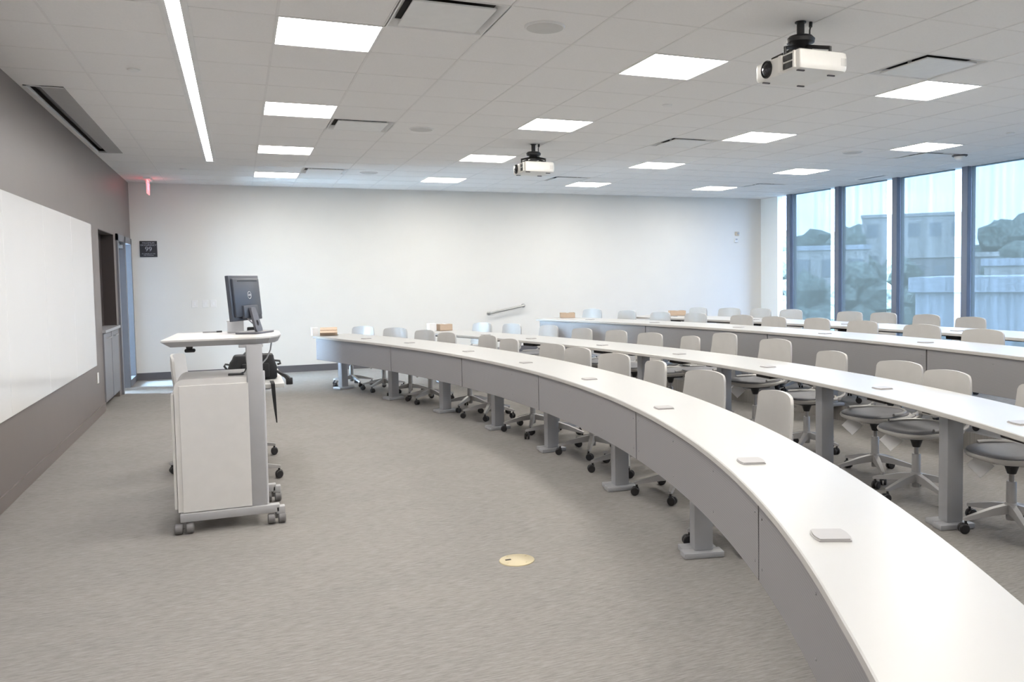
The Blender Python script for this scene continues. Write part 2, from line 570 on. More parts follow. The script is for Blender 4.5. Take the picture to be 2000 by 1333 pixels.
def light_src():
    t = thing('ceiling_light', '', 'ceiling light', group='square ceiling lights')
    bm = new_bm()
    s = TS / 2
    for sx, sy, lx, ly in ((0, 1, TS, 0.012), (0, -1, TS, 0.012), (1, 0, 0.012, TS), (-1, 0, 0.012, TS)):
        box(bm, (sx * (s - 0.006), sy * (s - 0.006), 0.014), (lx, ly, 0.034))
    box(bm, (0, 0, 0.06), (TS - 0.01, TS - 0.01, 0.06))
    obj('lamp_frame', bm, 'fixture_white', t, smooth=0)
    bm = new_bm()
    poly = superell(0.292, 0.288, 18, 40)
    quad_v = [bm.verts.new((x, y, 0.002)) for x, y in poly]
    bm.faces.new(quad_v[::-1])
    top = [bm.verts.new((x, y, 0.02)) for x, y in poly]
    n_ = len(poly)
    for k in range(n_):
        bm.faces.new((quad_v[k], quad_v[(k + 1) % n_], top[(k + 1) % n_], top[k]))
    obj('lamp_diffuser', bm, 'lamp_diffuser', t, smooth=0)
    return t


src = light_src()
for q, (k, m_) in enumerate(LIGHT_T):
    loc = (TX0 + TS * (k + 0.5), TY0 + TS * (m_ + 0.5), H)
    rank = (12 - m_) // 4
    lb = 'square ceiling light, %s from the far wall, %s' % (ORD[rank], COLN[k])
    if q == 0:
        src.location = loc; src['label'] = lb
    else:
        dup(src, loc, 0, lb)

# long linear light
t = thing('linear_light', 'long narrow recessed ceiling light strip parallel to the whiteboard', 'ceiling light', (-0.28, 6.0, H))
bm = new_bm()
L0, L1 = -7.4, 5.5
for x in (-0.0690, 0.0690):
    box(bm, (x, (L0 + L1) / 2, 0.012), (0.012, L1 - L0, 0.03))
box(bm, (0, L1 - 0.006, 0.012), (0.14, 0.012, 0.03))
box(bm, (0, (L0 + L1) / 2, 0.055), (0.14, L1 - L0, 0.05))
for x in (-0.050, 0.050):
    box(bm, (x, (L0 + L1) / 2, 0.010), (0.026, L1 - L0, 0.020))
obj('strip_housing', bm, 'fixture_white', t, smooth=0)
bm = new_bm()
box(bm, (0, (L0 + L1) / 2 - 0.01, 0.028), (0.074, L1 - L0 - 0.03, 0.02))
obj('strip_diffuser', bm, 'strip_diffuser', t, smooth=0)


# plaque diffusers
def vent_src():
    t = thing('ceiling_vent', '', 'ceiling vent', group='square plaque air vents in the ceiling')
    s = TS / 2
    bm = new_bm()
    outer = [(-s, -s), (s, -s), (s, s), (-s, s)]
    inn = [(x * 0.83, y * 0.83) for x, y in outer]
    for k in range(4):
        k2 = (k + 1) % 4
        quad(bm, [(*outer[k], 0.0), (*outer[k2], 0.0), (*[c * 0.955 for c in outer[k2]], 0.0), (*[c * 0.955 for c in outer[k]], 0.0)])
        quad(bm, [(*[c * 0.955 for c in outer[k]], 0.0), (*[c * 0.955 for c in outer[k2]], 0.0), (*inn[k2], 0.04), (*inn[k], 0.04)])
    obj('vent_collar', bm, 'fixture_white', t, smooth=0)
    bm = new_bm()
    box(bm, (0, 0, 0.08), (TS * 0.88, TS * 0.88, 0.07))
    obj('vent_throat', bm, 'plenum_dark', t, smooth=0)
    bm = new_bm()
    box(bm, (0, 0, -0.002), (0.475, 0.475, 0.012), bev=0.004)
    for x in (-0.17, 0.17):
        box(bm, (x, 0, 0.03), (0.012, 0.03, 0.055))
    obj('vent_plaque', bm, 'fixture_white', t, smooth=0)
    return t


src = vent_src()
VN = {1: 'nearest the whiteboard', 7: 'at mid room', 13: 'nearest the windows'}
VM = {11: 'close to the far wall', 5: 'in the middle row', -1: 'nearest the camera'}
for q, (k, m_) in enumerate(VENT_T):
    loc = (TX0 + TS * (k + 0.5), TY0 + TS * (m_ + 0.5), H)
    lb = 'square ceiling air vent, %s, in the line %s' % (VM[m_], VN[k])
    if q == 0: src.location = loc; src['label'] = lb
    else: dup(src, loc, 0, lb)

# slim linear air grille by the windows
t = thing('linear_vent', 'slim linear air vent in the ceiling beside the window shades', 'ceiling vent', (9.5, 10.62, H))
bm = new_bm()
box(bm, (0, 0, 0.001), (0.12, 0.62, 0.008))
obj('vent_frame', bm, 'ceiling_bar', t, smooth=0)
bm = new_bm()
for k in range(3):
    box(bm, (-0.03 + 0.03 * k, 0, -0.003), (0.012, 0.56, 0.003))
obj('slot', bm, 'base_grey', t, smooth=0)


# ceiling speakers
def speaker_src():
    t = thing('ceiling_speaker', '', 'ceiling speaker', group='round ceiling speakers')
    bm = new_bm()
    lathe(bm, [(0.118, -0.008), (0.125, 0.0), (0.125, 0.004)][::1], seg=36)
    obj('speaker_rim', bm, 'fixture_white', t)
    bm = new_bm()
    lathe(bm, [(0.0, -0.012), (0.08, -0.0115), (0.112, -0.0085), (0.112, 0.0)], seg=36)
    obj('speaker_grille', bm, 'speaker_mesh', t)
    return t


src = speaker_src()
for q, (x, y, lb) in enumerate([(1.782, 4.81, 'round ceiling speaker grille nearest the camera, beside the near vent'),
                                (1.782, 8.47, 'round ceiling speaker grille in the middle, between vent and light'),
                                (1.782, 12.13, 'round ceiling speaker grille closest to the far wall'),
                                (7.27, 8.47, 'round ceiling speaker grille on the window side of the room')]):
    if q == 0: src.location = (x, y, H); src['label'] = lb
    else: dup(src, (x, y, H), 0, lb)

# concealed sprinkler covers
bm = new_bm()
lathe(bm, [(0.0, -0.012), (0.036, -0.011), (0.042, -0.006), (0.042, 0.0), (0.05, 0.001)], seg=24)
spr = obj('sprinkler_cover', bm, 'fixture_white', None)
tag(spr, '', 'sprinkler', 'round sprinkler covers')
for q, (x, y, lb) in enumerate([(-0.64, 6.73, 'small round sprinkler cover left of the linear light'),
                                (-0.63, 12.36, 'small round sprinkler cover near the far end of the linear light'),
                                (3.61, 6.62, 'small round sprinkler cover in the middle of the ceiling'),
                                (8.0, 6.76, 'small round sprinkler cover at the right picture edge')]):
    if q == 0: s = spr
    else: s = spr.copy(); COL.objects.link(s)
    s.location = (x, y, H); s['label'] = lb

# occupancy sensor near the windows
t = thing('occupancy_sensor', 'small dome ceiling sensor with dark ring near the windows', 'sensor', (8.85, 8.25, H))
bm = new_bm()
lathe(bm, [(0.085, -0.02), (0.095, -0.012), (0.095, 0.002)], seg=28)
obj('sensor_ring', bm, 'base_grey', t)
bm = new_bm()
lathe(bm, [(0.0, -0.07), (0.03, -0.066), (0.055, -0.05), (0.068, -0.028), (0.07, -0.018)], seg=28)
obj('sensor_dome', bm, 'fixture_white', t)

# exit sign
t = thing('exit_sign', 'red edge lit exit sign hanging from the ceiling above the door', 'exit sign', (-1.17, 13.62, H))
bm = new_bm()
box(bm, (0, 0, -0.012), (0.09, 0.36, 0.03), bev=0.004)
obj('sign_canopy', bm, 'fixture_white', t, smooth=0)
bm = new_bm()
box(bm, (0, 0, -0.13), (0.016, 0.32, 0.2))
obj('sign_panel', bm, 'clear_edge', t, smooth=0)
for s in (1, -1):
    M = Matrix.Translation((s * 0.010, 0, -0.13)) @ Matrix.Rotation(s * PI / 2, 4, 'Z') @ Matrix.Rotation(PI / 2, 4, 'X')
    text_mesh('sign_lettering', 'EXIT', 0.15, 'red_plastic', t, M)

# projection screen slot in the ceiling along the whiteboard wall
t = thing('screen_housing', 'recessed projection screen housing with dark slot above the whiteboard', 'projection screen', ((SCR[0] + SCR[1]) / 2, (SCR[2] + SCR[3]) / 2, H))
hx, hy = (SCR[1] - SCR[0]) / 2, (SCR[3] - SCR[2]) / 2
bm = new_bm()
box(bm, (0.055, 0, 0.006), (2 * hx - 0.11, 2 * hy, 0.018))
obj('screen_flap', bm, 'screen_flap', t, smooth=0)
bm = new_bm()
box(bm, (-hx + 0.012, 0, 0.004), (0.024, 2 * hy, 0.022))
box(bm, (0, hy - 0.008, 0.004), (2 * hx, 0.016, 0.02))
box(bm, (0, -hy + 0.008, 0.004), (2 * hx, 0.016, 0.02))
obj('slot_trim', bm, 'fixture_white', t, smooth=0)
bm = new_bm()
box(bm, (-0.02, 0, 0.10), (2 * hx - 0.05, 2 * hy - 0.03, 0.03))
obj('slot_lining', bm, 'plenum_dark', t, smooth=0)
bm = new_bm()
tube(bm, [(-0.075, -hy + 0.1, 0.055), (-0.075, hy - 0.1, 0.055)], 0.026, 10)
obj('screen_roller', bm, 'brown_dark', t)


# ------------------------------------------------------------------ projectors
def projector_src():
    t = thing('projector', '', 'projector', group='white ceiling projectors')
    lx, ly = 0.36, 0.46           # body size; lens looks along -x
    zb, zt = -0.335, -0.225
    bm = new_bm()
    poly = []
    for (cx, cy, r, a0) in ((lx / 2 - 0.045, ly / 2 - 0.05, 0.045, 0), (-lx / 2 + 0.03, ly / 2 - 0.04, 0.03, 90), (-lx / 2 + 0.012, -ly / 2 + 0.012, 0.012, 180), (lx / 2 - 0.05, -ly / 2 + 0.05, 0.05, 270)):
        for k in range(6):
            a = math.radians(a0 + 18 * k)
            poly.append((cx + r * math.cos(a), cy + r * math.sin(a)))
    rg = []
    for z, s in ((zb, 0.955), (zb + 0.012, 0.99), (zb + 0.03, 1.0), (zt - 0.02, 1.0), (zt - 0.006, 0.985), (zt, 0.94)):
        rg.append([(x * s, y * s, z) for x, y in poly])
    rings_solid(bm, rg)
    body = obj('projector_body', bm, 'projector_white', t)
    # recessed black exhaust louvres beside the lens (nearest the viewer side)
    bm = new_bm()
    for z in (-0.257, -0.302):
        box(bm, (-lx / 2, -ly / 2 + 0.105, z), (0.012, 0.10, 0.036), bev=0.005)
    obj('exhaust_vent', bm, 'black_plastic', body)
    for yy, wy in ((0.045, 0.016), (0.175, 0.03)):
        bm = new_bm()
        box(bm, (-lx / 2 - 0.004, -ly / 2 + yy, -0.28), (0.02, wy, 0.098), bev=0.003)
        obj('louvre_bezel', bm, 'projector_white', body)
    rot = Matrix.Rotation(-PI / 2, 4, 'Y')
    bm = new_bm()
    lathe(bm, [(0.053, 0.0), (0.053, 0.008), (0.050, 0.012), (0.046, 0.004), (0.030, 0.0)], c=(-lx / 2 + 0.002, 0.09, -0.278), seg=28, axis=rot)
    obj('lens_ring', bm, 'black_plastic', body)
    bm = new_bm()
    lathe(bm, [(0.046, 0.0), (0.036, 0.014), (0.020, 0.021), (0.0, 0.023)], c=(-lx / 2 + 0.002, 0.09, -0.278), seg=24, axis=rot)
    obj('lens', bm, 'lens_glass', body)
    bm = new_bm()
    for k in range(6):
        box(bm, (0.115 + 0.007 * k, -ly / 2 + 0.001, -0.285), (0.003, 0.004, 0.045))
    obj('side_grille', bm, 'speaker_mesh', body, smooth=0)
    bm = new_bm()
    for x, y in ((-0.13, -0.17), (-0.13, 0.17), (0.13, -0.12), (0.13, 0.17)):
        box(bm, (x, y, zb - 0.003), (0.05, 0.012, 0.008))
    obj('bottom_foot', bm, 'base_grey', body, smooth=0)
    # mount
    bm = new_bm()
    tube(bm, [(0, 0, -0.105), (0, 0, 0.0)], 0.023, 16)
    lathe(bm, [(0.034, -0.005), (0.034, 0.0)], seg=24)
    obj('mount_pole', bm, 'black_plastic', t)
    bm = new_bm()
    lathe(bm, [(0.03, -0.165), (0.055, -0.135), (0.082, -0.125), (0.086, -0.105), (0.070, -0.088), (0.024, -0.082)], seg=24)
    obj('mount_joint', bm, 'black_plastic', t)
    bm = new_bm()
    for a in (25, 115, 205, 295):
        a = math.radians(a)
        ex, ey = 0.19 * math.cos(a), 0.19 * math.sin(a)
        tube(bm, [(0.03 * math.cos(a), 0.03 * math.sin(a), -0.150), (ex * 0.6, ey * 0.6, -0.172), (ex, ey, -0.190)], 0.012, 6)
        tube(bm, [(ex, ey, -0.182), (ex, ey, -0.228)], 0.009, 8)
    box(bm, (0, 0, -0.175), (0.10, 0.10, 0.02), bev=0.004)
    obj('mount_bracket', bm, 'black_plastic', t)
    bm = new_bm()
    tube(bm, [(0.06, -0.02, 0.0), (0.058, -0.02, -0.03)], 0.011, 10)
    tube(bm, [(0.058, -0.02, -0.03), (0.052, -0.02, -0.05), (0.055, -0.015, -0.10), (0.09, 0.05, -0.17), (0.10, 0.12, -0.215)], 0.005, 6)
    obj('power_cable', bm, 'black_plastic', t)
    return t


src = projector_src()
src.location = (3.21, 4.2, H); src['label'] = 'white ceiling projector on a black mount, the large one at upper right'
dup(src, (3.19, 9.05, H), 0, 'white ceiling projector farther back, over the middle of the room')


# ------------------------------------------------------------------ left wall: whiteboard, cabinet, door
t = thing('whiteboard', 'long white glass whiteboard in flush panels on the taupe wall', 'whiteboard', (XL, 6.0, 0.59))
seams = [0.3, 1.62, 2.91, 4.20, 5.48, 6.77, 8.06, 9.31, 10.52]
for a, c in zip(seams, seams[1:]):
    bm = new_bm()
    box(bm, (0.010, (a + c) / 2 - 6.0, 0.785), (0.016, c - a - 0.004, 1.57), bev=0.002)
    obj('board_panel', bm, 'glass_board', t, smooth=0)

t = thing('wall_cabinet', 'built-in grey cabinet with dark open niche beside the door', 'cabinet', (XL, 11.775, 0))
y0, y1, z0, z1 = NICHE[0] - 11.775, NICHE[1] - 11.775, NICHE[2], NICHE[3]
bm = new_bm()
D = 0.145
for c, s in (((-D - 0.005, 0, (z0 + z1) / 2), (0.01, y1 - y0, z1 - z0)), ((-D / 2, y0 + 0.005, (z0 + z1) / 2), (D, 0.01, z1 - z0)),
             ((-D / 2, y1 - 0.005, (z0 + z1) / 2), (D, 0.01, z1 - z0)), ((-D / 2, 0, z1 - 0.005), (D, y1 - y0, 0.01))):
    box(bm, c, s)
obj('niche_lining', bm, 'brown_dark', t, smooth=0)
bm = new_bm()
box(bm, (-0.06, 0, z0 - 0.012), (0.2, y1 - y0 + 0.02, 0.035), bev=0.004)
obj('countertop', bm, 'leg_silver', t, smooth=0)
bm = new_bm()
box(bm, (-0.075, 0, 0.5), (0.14, y1 - y0, 0.86))
obj('cabinet_body', bm, 'brown_dark', t, smooth=0)
bm = new_bm()
box(bm, (-0.10, 0, 0.04), (0.06, y1 - y0, 0.08))
obj('toe_kick', bm, 'brown_dark', t, smooth=0)
for s in (-1, 1):
    bm = new_bm()
    wd = (y1 - y0) / 2 - 0.006
    box(bm, (0.006, s * (wd / 2 + 0.003) - 0.03, 0.50), (0.02, wd - 0.03, 0.81), bev=0.002)
    d = obj('cabinet_door', bm, 'cabinet_grey', t, smooth=0)
    bm = new_bm()
    tube(bm, [(0.016, s * 0.16 - 0.03, 0.845), (0.042, s * 0.16 - 0.03, 0.845), (0.042, s * 0.42 - 0.03, 0.845), (0.016, s * 0.42 - 0.03, 0.845)], 0.006, 8)
    obj('handle', bm, 'steel', d)

# door with sidelight
bm = new_bm()
dx = XL - 0.06
box(bm, (dx, 12.665, 1.085), (0.17, 0.09, 2.17))
box(bm, (dx, 13.42, 1.085), (0.17, 0.10, 2.17))
box(bm, (dx, 14.15, 1.085), (0.17, 0.10, 2.17))
box(bm, (dx, 13.41, 2.125), (0.17, 1.58, 0.09))
box(bm, (dx, 13.80, 0.05), (0.17, 0.72, 0.10))
d1 = struct('door_1', bm, 'frame_grey')
bm = new_bm()
box(bm, (XL - 0.13 - 0.44, 13.335, 1.045), (0.88, 0.045, 2.07), bev=0.002)
leaf = obj('door_leaf', bm, 'door_grey', d1, smooth=0)
bm = new_bm()
box(bm, (XL - 0.16, 13.308, 1.01), (0.035, 0.02, 0.075), bev=0.003)
obj('door_latch', bm, 'black_plastic', leaf, smooth=0)
bm = new_bm()
box(bm, (XL - 0.02, 12.745, 1.1), (0.03, 0.02, 0.12), bev=0.003)
obj('strike_plate', bm, 'plate_white', d1, smooth=0)
bm = new_bm()
box(bm, (XL - 0.06, 13.28, 2.02), (0.14, 0.06, 0.05), bev=0.004)
tube(bm, [(XL - 0.03, 13.25, 2.05), (XL - 0.01, 12.98, 2.06)], 0.01, 6)
obj('door_closer', bm, 'steel', d1, smooth=0)
bm = new_bm()
box(bm, (XL - 0.06, 13.785, 1.09), (0.012, 0.63, 1.98))
obj('sidelight_glass', bm, 'window_glass', d1, smooth=0)

# corridor beyond the door
bm = new_bm()
box(bm, (-4.1, 13.0, 1.6), (0.1, 4.4, 3.2))
box(bm, (-2.85, 15.15, 1.6), (2.6, 0.1, 3.2))
box(bm, (-2.85, 10.85, 1.6), (2.6, 0.1, 3.2))
struct('wall_corridor', bm, 'corridor_paint')
bm = new_bm()
box(bm, (-2.9, 13.0, 2.95), (2.5, 4.4, 0.08))
struct('ceiling_corridor', bm, 'white_paint')
bm = new_bm()
for y in (13.5, 14.25, 15.0):
    box(bm, (-4.03, y, 1.5), (0.06, 0.06, 2.5))
for z in (0.28, 2.72):
    box(bm, (-4.03, 14.25, z), (0.06, 1.56, 0.06))
wc = struct('window_corridor', bm, 'frame_grey')  # unseen window-like frame, added to hold the glowing panel
bm = new_bm()
box(bm, (-4.045, 14.25, 1.5), (0.006, 1.5, 2.4))
obj('daylit_pane', bm, 'daylight_pane', wc, smooth=0)

# wall plates and signs


def plate(name, label, c, s, m_='plate_white', cat='wall plate', group=None):
    bm = new_bm()
    box(bm, (0, 0, 0), s, bev=0.003)
    o = obj(name, bm, m_, None, loc=c, smooth=0)
    return tag(o, label, cat, group)


t = thing('wall_outlet', 'white wall outlet below the whiteboard end on the taupe wall', 'outlet', (XL, 10.63, 0.44))
bm = new_bm(); box(bm, (0.005, 0, 0), (0.009, 0.075, 0.12), bev=0.003)
obj('outlet_plate', bm, 'plate_white', t, smooth=0)
bm = new_bm()
for z in (-0.028, 0.028): box(bm, (0.010, 0, z), (0.004, 0.034, 0.034), bev=0.002)
obj('socket', bm, 'paper', t, smooth=0)
for x, lb in ((-0.64, 'white switch plate on the far wall, left one of three'), (-0.485, 'white switch plate on the far wall, middle one of three'), (-0.37, 'white switch plate on the far wall, right one of three')):
    t = thing('switch_plate', lb, 'light switch', (x, YB, 1.16), group='switch plates on the far wall')
    bm = new_bm(); box(bm, (0, -0.005, 0), (0.085, 0.009, 0.12), bev=0.003); obj('cover_plate', bm, 'plate_white', t, smooth=0)
    bm = new_bm(); box(bm, (0, -0.012, 0), (0.03, 0.008, 0.05), bev=0.002); obj('rocker', bm, 'paper', t, smooth=0)
t = thing('wall_alarm', 'small beige and grey fire alarm unit high on the far wall', 'alarm', (9.37, YB, 2.32))
bm = new_bm(); box(bm, (0, -0.012, 0), (0.09, 0.024, 0.08), bev=0.008); obj('alarm_body', bm, 'yellow_device', t, smooth=0)
bm = new_bm(); box(bm, (0.018, -0.028, 0.004), (0.045, 0.012, 0.04), bev=0.005); obj('strobe', bm, 'leg_silver', t, smooth=0)
t = thing('wall_thermostat', 'small white thermostat below the alarm on the far wall', 'thermostat', (9.35, YB, 2.19))
bm = new_bm(); box(bm, (0, -0.010, 0), (0.07, 0.02, 0.09), bev=0.005); obj('thermostat_body', bm, 'plate_white', t, smooth=0)
bm = new_bm(); box(bm, (0, -0.021, 0.015), (0.045, 0.004, 0.03)); obj('display', bm, 'leg_silver', t, smooth=0)

t = thing('occupancy_sign', 'small black occupancy sign reading 99 on the far wall near the door', 'sign', (-1.256, YB, 2.022))
bm = new_bm(); box(bm, (0, -0.006, 0), (0.24, 0.012, 0.246), bev=0.002)
obj('sign_plate', bm, 'sign_black', t, smooth=0)
RX = Matrix.Rotation(PI / 2, 4, 'X')
for body, z, sz in (('MAXIMUM', 0.092, 0.036), ('OCCUPANCY', 0.058, 0.036), ('99', -0.005, 0.10), ('BY ORDER OF THE', -0.073, 0.022), ('FIRE MARSHAL', -0.096, 0.022)):
    text_mesh('sign_lettering', body, sz, 'sign_text', t, Matrix.Translation((0, -0.0125, z)) @ RX)

# handrail on the far wall
t = thing('handrail', 'short sloping steel handrail on the far wall above the aisle step', 'handrail', (4.47, YB, 0.93))
pa, pb = Vector((-0.325, -0.085, -0.06)), Vector((0.325, -0.085, 0.06))
bm = new_bm()
tube(bm, [pa - Vector((0.0, 0, 0)), pb], 0.019, 12)
obj('rail', bm, 'steel', t)
for p in (pa, pb):
    bm = new_bm()
    tube(bm, [p, p + Vector((0, 0.03, 0.0)), p + Vector((0, 0.085, 0.0))], 0.015, 10)
    lathe(bm, [(0.038, 0.0), (0.038, 0.008), (0.02, 0.014)], c=p + Vector((0, 0.084, 0)), seg=20, axis=Matrix.Rotation(PI / 2, 4, 'X'))
    obj('rail_bracket', bm, 'steel', t)

# brass floor outlet
t = thing('floor_outlet', 'round brass floor outlet cover set in the grey carpet', 'floor outlet', (1.325, 4.135, 0))
bm = new_bm()
lathe(bm, [(0.095, 0.0), (0.093, 0.004), (0.085, 0.006), (0.0, 0.006)], seg=40)
obj('cover', bm, 'brass', t)
bm = new_bm()
box(bm, (-0.045, 0.012, 0.0065), (0.03, 0.012, 0.003))
obj('finger_slot', bm, 'dark_bracket', t, smooth=0)
bm = new_bm()
for a in (0, 90, 180, 270):
    lathe(bm, [(0.006, 0.006), (0.004, 0.0075), (0.0, 0.0075)], c=(0.07 * math.cos(math.radians(a + 30)), 0.07 * math.sin(math.radians(a + 30)), 0), seg=10)
obj('screw', bm, 'brass', t)


# ------------------------------------------------------------------ curved desks
def cub(c, lo, hi):
    def f(th):
        q = max(lo, min(hi, th))
        return sum(k * q ** i for i, k in enumerate(c))
    return f


R1F = cub([10.2976, -0.2007, 0.6629, 1.5925], -0.46, 0.6)
R1B = cub([10.8229, 0.1316, 0.7059, 1.0313], -0.46, 0.6)
R2F = cub([11.70, -0.3632, -0.343, 3.1849], -0.30, 0.53)
R2B = cub([12.2922, -0.1319, -0.7989, 3.2766], -0.30, 0.53)
R3F = cub([12.9033, 0.1583], -0.3, 0.5)
R3B = cub([13.5058, 0.1588], -0.3, 0.5)
R4F = cub([14.1935, -0.0763], -0.3, 0.5)
R4B = cub([14.9187, -0.0585], -0.3, 0.5)


def pol(cen, r, th, z):
    return Vector((cen[0] + r * math.cos(th), cen[1] + r * math.sin(th), z))


def arc_slab(bm, cen, rf, rb, t0, t1, z0, z1, n_=96, mi=0, mi_edge=0, bev=0.004):
    """curved slab between rf(theta) and rb(theta) with eased edges"""
    rows = []
    for k in range(n_ + 1):
        th = t0 + (t1 - t0) * k / n_
        a, c = rf(th), rb(th)
        prof = [(a + bev, z0), (a, z0 + bev), (a, z1 - bev), (a + bev, z1), (c - bev, z1), (c, z1 - bev), (c, z0 + bev), (c - bev, z0)]
        rows.append([bm.verts.new(pol(cen, r, th, z)) for r, z in prof])
    for a, c in zip(rows, rows[1:]):
        for k in range(8):
            k2 = (k + 1) % 8
            f = bm.faces.new((a[k], a[k2], c[k2], c[k]))
            f.material_index = mi_edge if k in (0, 1, 5, 6) else mi
    bm.faces.new(rows[0]).material_index = mi_edge
    bm.faces.new(rows[-1][::-1]).material_index = mi_edge


LEGS = []


def desk(name, label, cen, rf, rb, t0d, t1d, base, legs, seams, mods, panel):
    """theta in degrees; geometry is built in a frame whose origin is the desk's middle on its floor"""
    tm = math.radians((t0d + t1d) / 2)
    org = pol(cen, (rf(tm) + rb(tm)) / 2, tm, base)
    root = thing('curved_desk', label, 'desk', org, group='long curved desk rows')
    c0 = (cen[0] - org.x, cen[1] - org.y)
    Z = 0.735
    t0, t1 = math.radians(t0d), math.radians(t1d)
    bm = new_bm()
    arc_slab(bm, c0, rf, rb, t0, t1, Z - 0.03, Z, 110, 0, 1)
    obj('desktop', bm, ['desk_white', 'desk_edge'], root, smooth=30)
    if panel:
        for a, c in zip(seams, seams[1:]):
            bm = new_bm()
            ra, rc = math.radians(a), math.radians(c)
            gap = 0.007 / rf(ra)
            lo, hi = min(ra, rc) + gap, max(ra, rc) - gap
            arc_slab(bm, c0, lambda th: rf(th) + 0.022, lambda th: rf(th) + 0.034, lo, hi, 0.412, Z - 0.032, 24, 0, 0, 0.002)
            for th in (lo + 0.004, hi - 0.004, (lo * 2 + hi) / 3, (lo + hi * 2) / 3):
                for z in (0.47, 0.65):
                    p = pol(c0, rf(th) + 0.022, th, z)
                    lathe(bm, [(0.005, 0.0), (0.004, 0.003), (0.0, 0.003)], c=p, seg=8, axis=Matrix.Rotation(th, 4, 'Z') @ Matrix.Rotation(-PI / 2, 4, 'Y'))
            obj('modesty_panel', bm, 'panel_metal', root, smooth=30)
        for a in seams[1:-1]:  # dark strip added behind each seam, blocks light leaking through the gap
            ra = math.radians(a)
            bm = new_bm()
            box(bm, (0, 0, 0.56), (0.006, 0.05, 0.27), M=Matrix.Translation(pol(c0, rf(ra) + 0.041, ra, 0)) @ Matrix.Rotation(ra, 4, 'Z'))
            obj('panel_bracket', bm, 'dark_bracket', root, smooth=0)
    for d in legs:
        th = math.radians(d)
        rm = (rf(th) + rb(th)) / 2 - 0.01
        p = pol(c0, rm, th, 0)
        LEGS.append((org.x + p.x, org.y + p.y, th))
        M = Matrix.Translation(p) @ Matrix.Rotation(th, 4, 'Z')
        bm = new_bm()
        box(bm, (0, 0, 0.355), (0.105, 0.085, 0.65), bev=0.006, M=M)
        lg = obj('leg', bm, 'leg_silver', root, smooth=30)
        bm = new_bm()
        box(bm, (-0.01, -0.042, 0.016), (0.22, 0.085, 0.03), bev=0.004, M=M)
        box(bm, (-0.01, 0.048, 0.016), (0.19, 0.085, 0.03), bev=0.004, M=M)
        obj('foot', bm, 'leg_silver', lg, smooth=30)
        bm = new_bm()
        box(bm, (0.0, 0, 0.69), (0.34, 0.07, 0.03), bev=0.003, M=M)
        obj('bracket', bm, 'dark_bracket', lg, smooth=30)
    for d, rr in mods:
        th = math.radians(d)
        p = pol(c0, rr if rr else (rf(th) * 0.62 + rb(th) * 0.38), th, Z)
        bm = new_bm()
        M = Matrix.Translation(p) @ Matrix.Rotation(th, 4, 'Z')
        pts = []
        for k in range(9):       # two bowed sides
            s = -1 + 2 * k / 8
            pts.append((0.046 + 0.009 * (1 - s * s), 0.052 * s))
        for k in range(9):
            s = 1 - 2 * k / 8
            pts.append((-0.046 - 0.009 * (1 - s * s), 0.052 * s))
        prism(bm, pts, 0.0, 0.004, M=M)
        prism(bm, [(x * 0.93, y * 0.93) for x, y in pts], 0.004, 0.008, M=M)
        md = obj('power_module', bm, 'module_grey', root, smooth=0)
        bm = new_bm()
        box(bm, (0.01, 0, -0.06), (0.12, 0.20, 0.055), bev=0.006, M=M)
        obj('module_box', bm, 'dark_bracket', md, smooth=0)
    # support rail under the top
    bm = new_bm()
    arc_slab(bm, c0, lambda th: (rf(th) + rb(th)) / 2 - 0.02, lambda th: (rf(th) + rb(th)) / 2 + 0.02, t0 + 0.03, t1 - 0.02, 0.665, 0.7, 70, 0, 0, 0.002)
    obj('support_rail', bm, 'dark_bracket', root, smooth=30)
    return root


desk('curved_desk', 'front curved white desk row with grey panels, nearest the lectern', CEN1, R1F, R1B, -33.0, 32.84, 0.0,
     [31.2, 23.92, 16.74, 9.8, 3.2, -4.49, -12.36, -23.5, -31.0], [32.6, 21.29, 11.32, 1.5, -9.46, -20.55, -32.5],
     [(26.99, 10.75), (21.13, 10.66), (12.89, 10.54), (5.22, 10.48), (-2.29, 10.48), (-10.25, 10.49), (-18.0, 10.5), (-23.34, 10.5)], True)
desk('curved_desk', 'second curved white desk row without panels, between front row and raised tier', CEN2, R2F, R2B, -27.0, 30.08, 0.0,
     [28.6, 21.6, 15.0, 8.51, 2.16, -4.54, -11.26, -18.0, -25.0], [],
     [(23.46, 0), (18.59, 0), (11.69, 0), (5.14, 0), (-1.34, 0), (-8.21, 0), (-14.63, 0), (-21.0, 0)], False)
desk('curved_desk', 'third curved white desk row with grey panels, first on the raised tier', CEN3, R3F, R3B, -25.0, 25.89, TIER,
     [23.5, 17.0, 10.4, 3.9, -2.6, -9.1, -15.6, -22.0], [25.68, 16.27, 6.84, -2.81, -12.3, -21.8],
     [(22.0, 0), (16.47, 0), (9.91, 0), (4.01, 0), (-1.76, 0), (-8.0, 0)], True)
desk('curved_desk', 'fourth curved white desk row, the last one before the windows', CEN3, R4F, R4B, -22.0, 22.72, TIER,
     [21.0, 14.6, 8.2, 1.8, -4.6, -11.0, -17.4], [],
     [(20.0, 0), (14.0, 0), (8.0, 0), (2.0, 0), (-4.0, 0)], False)


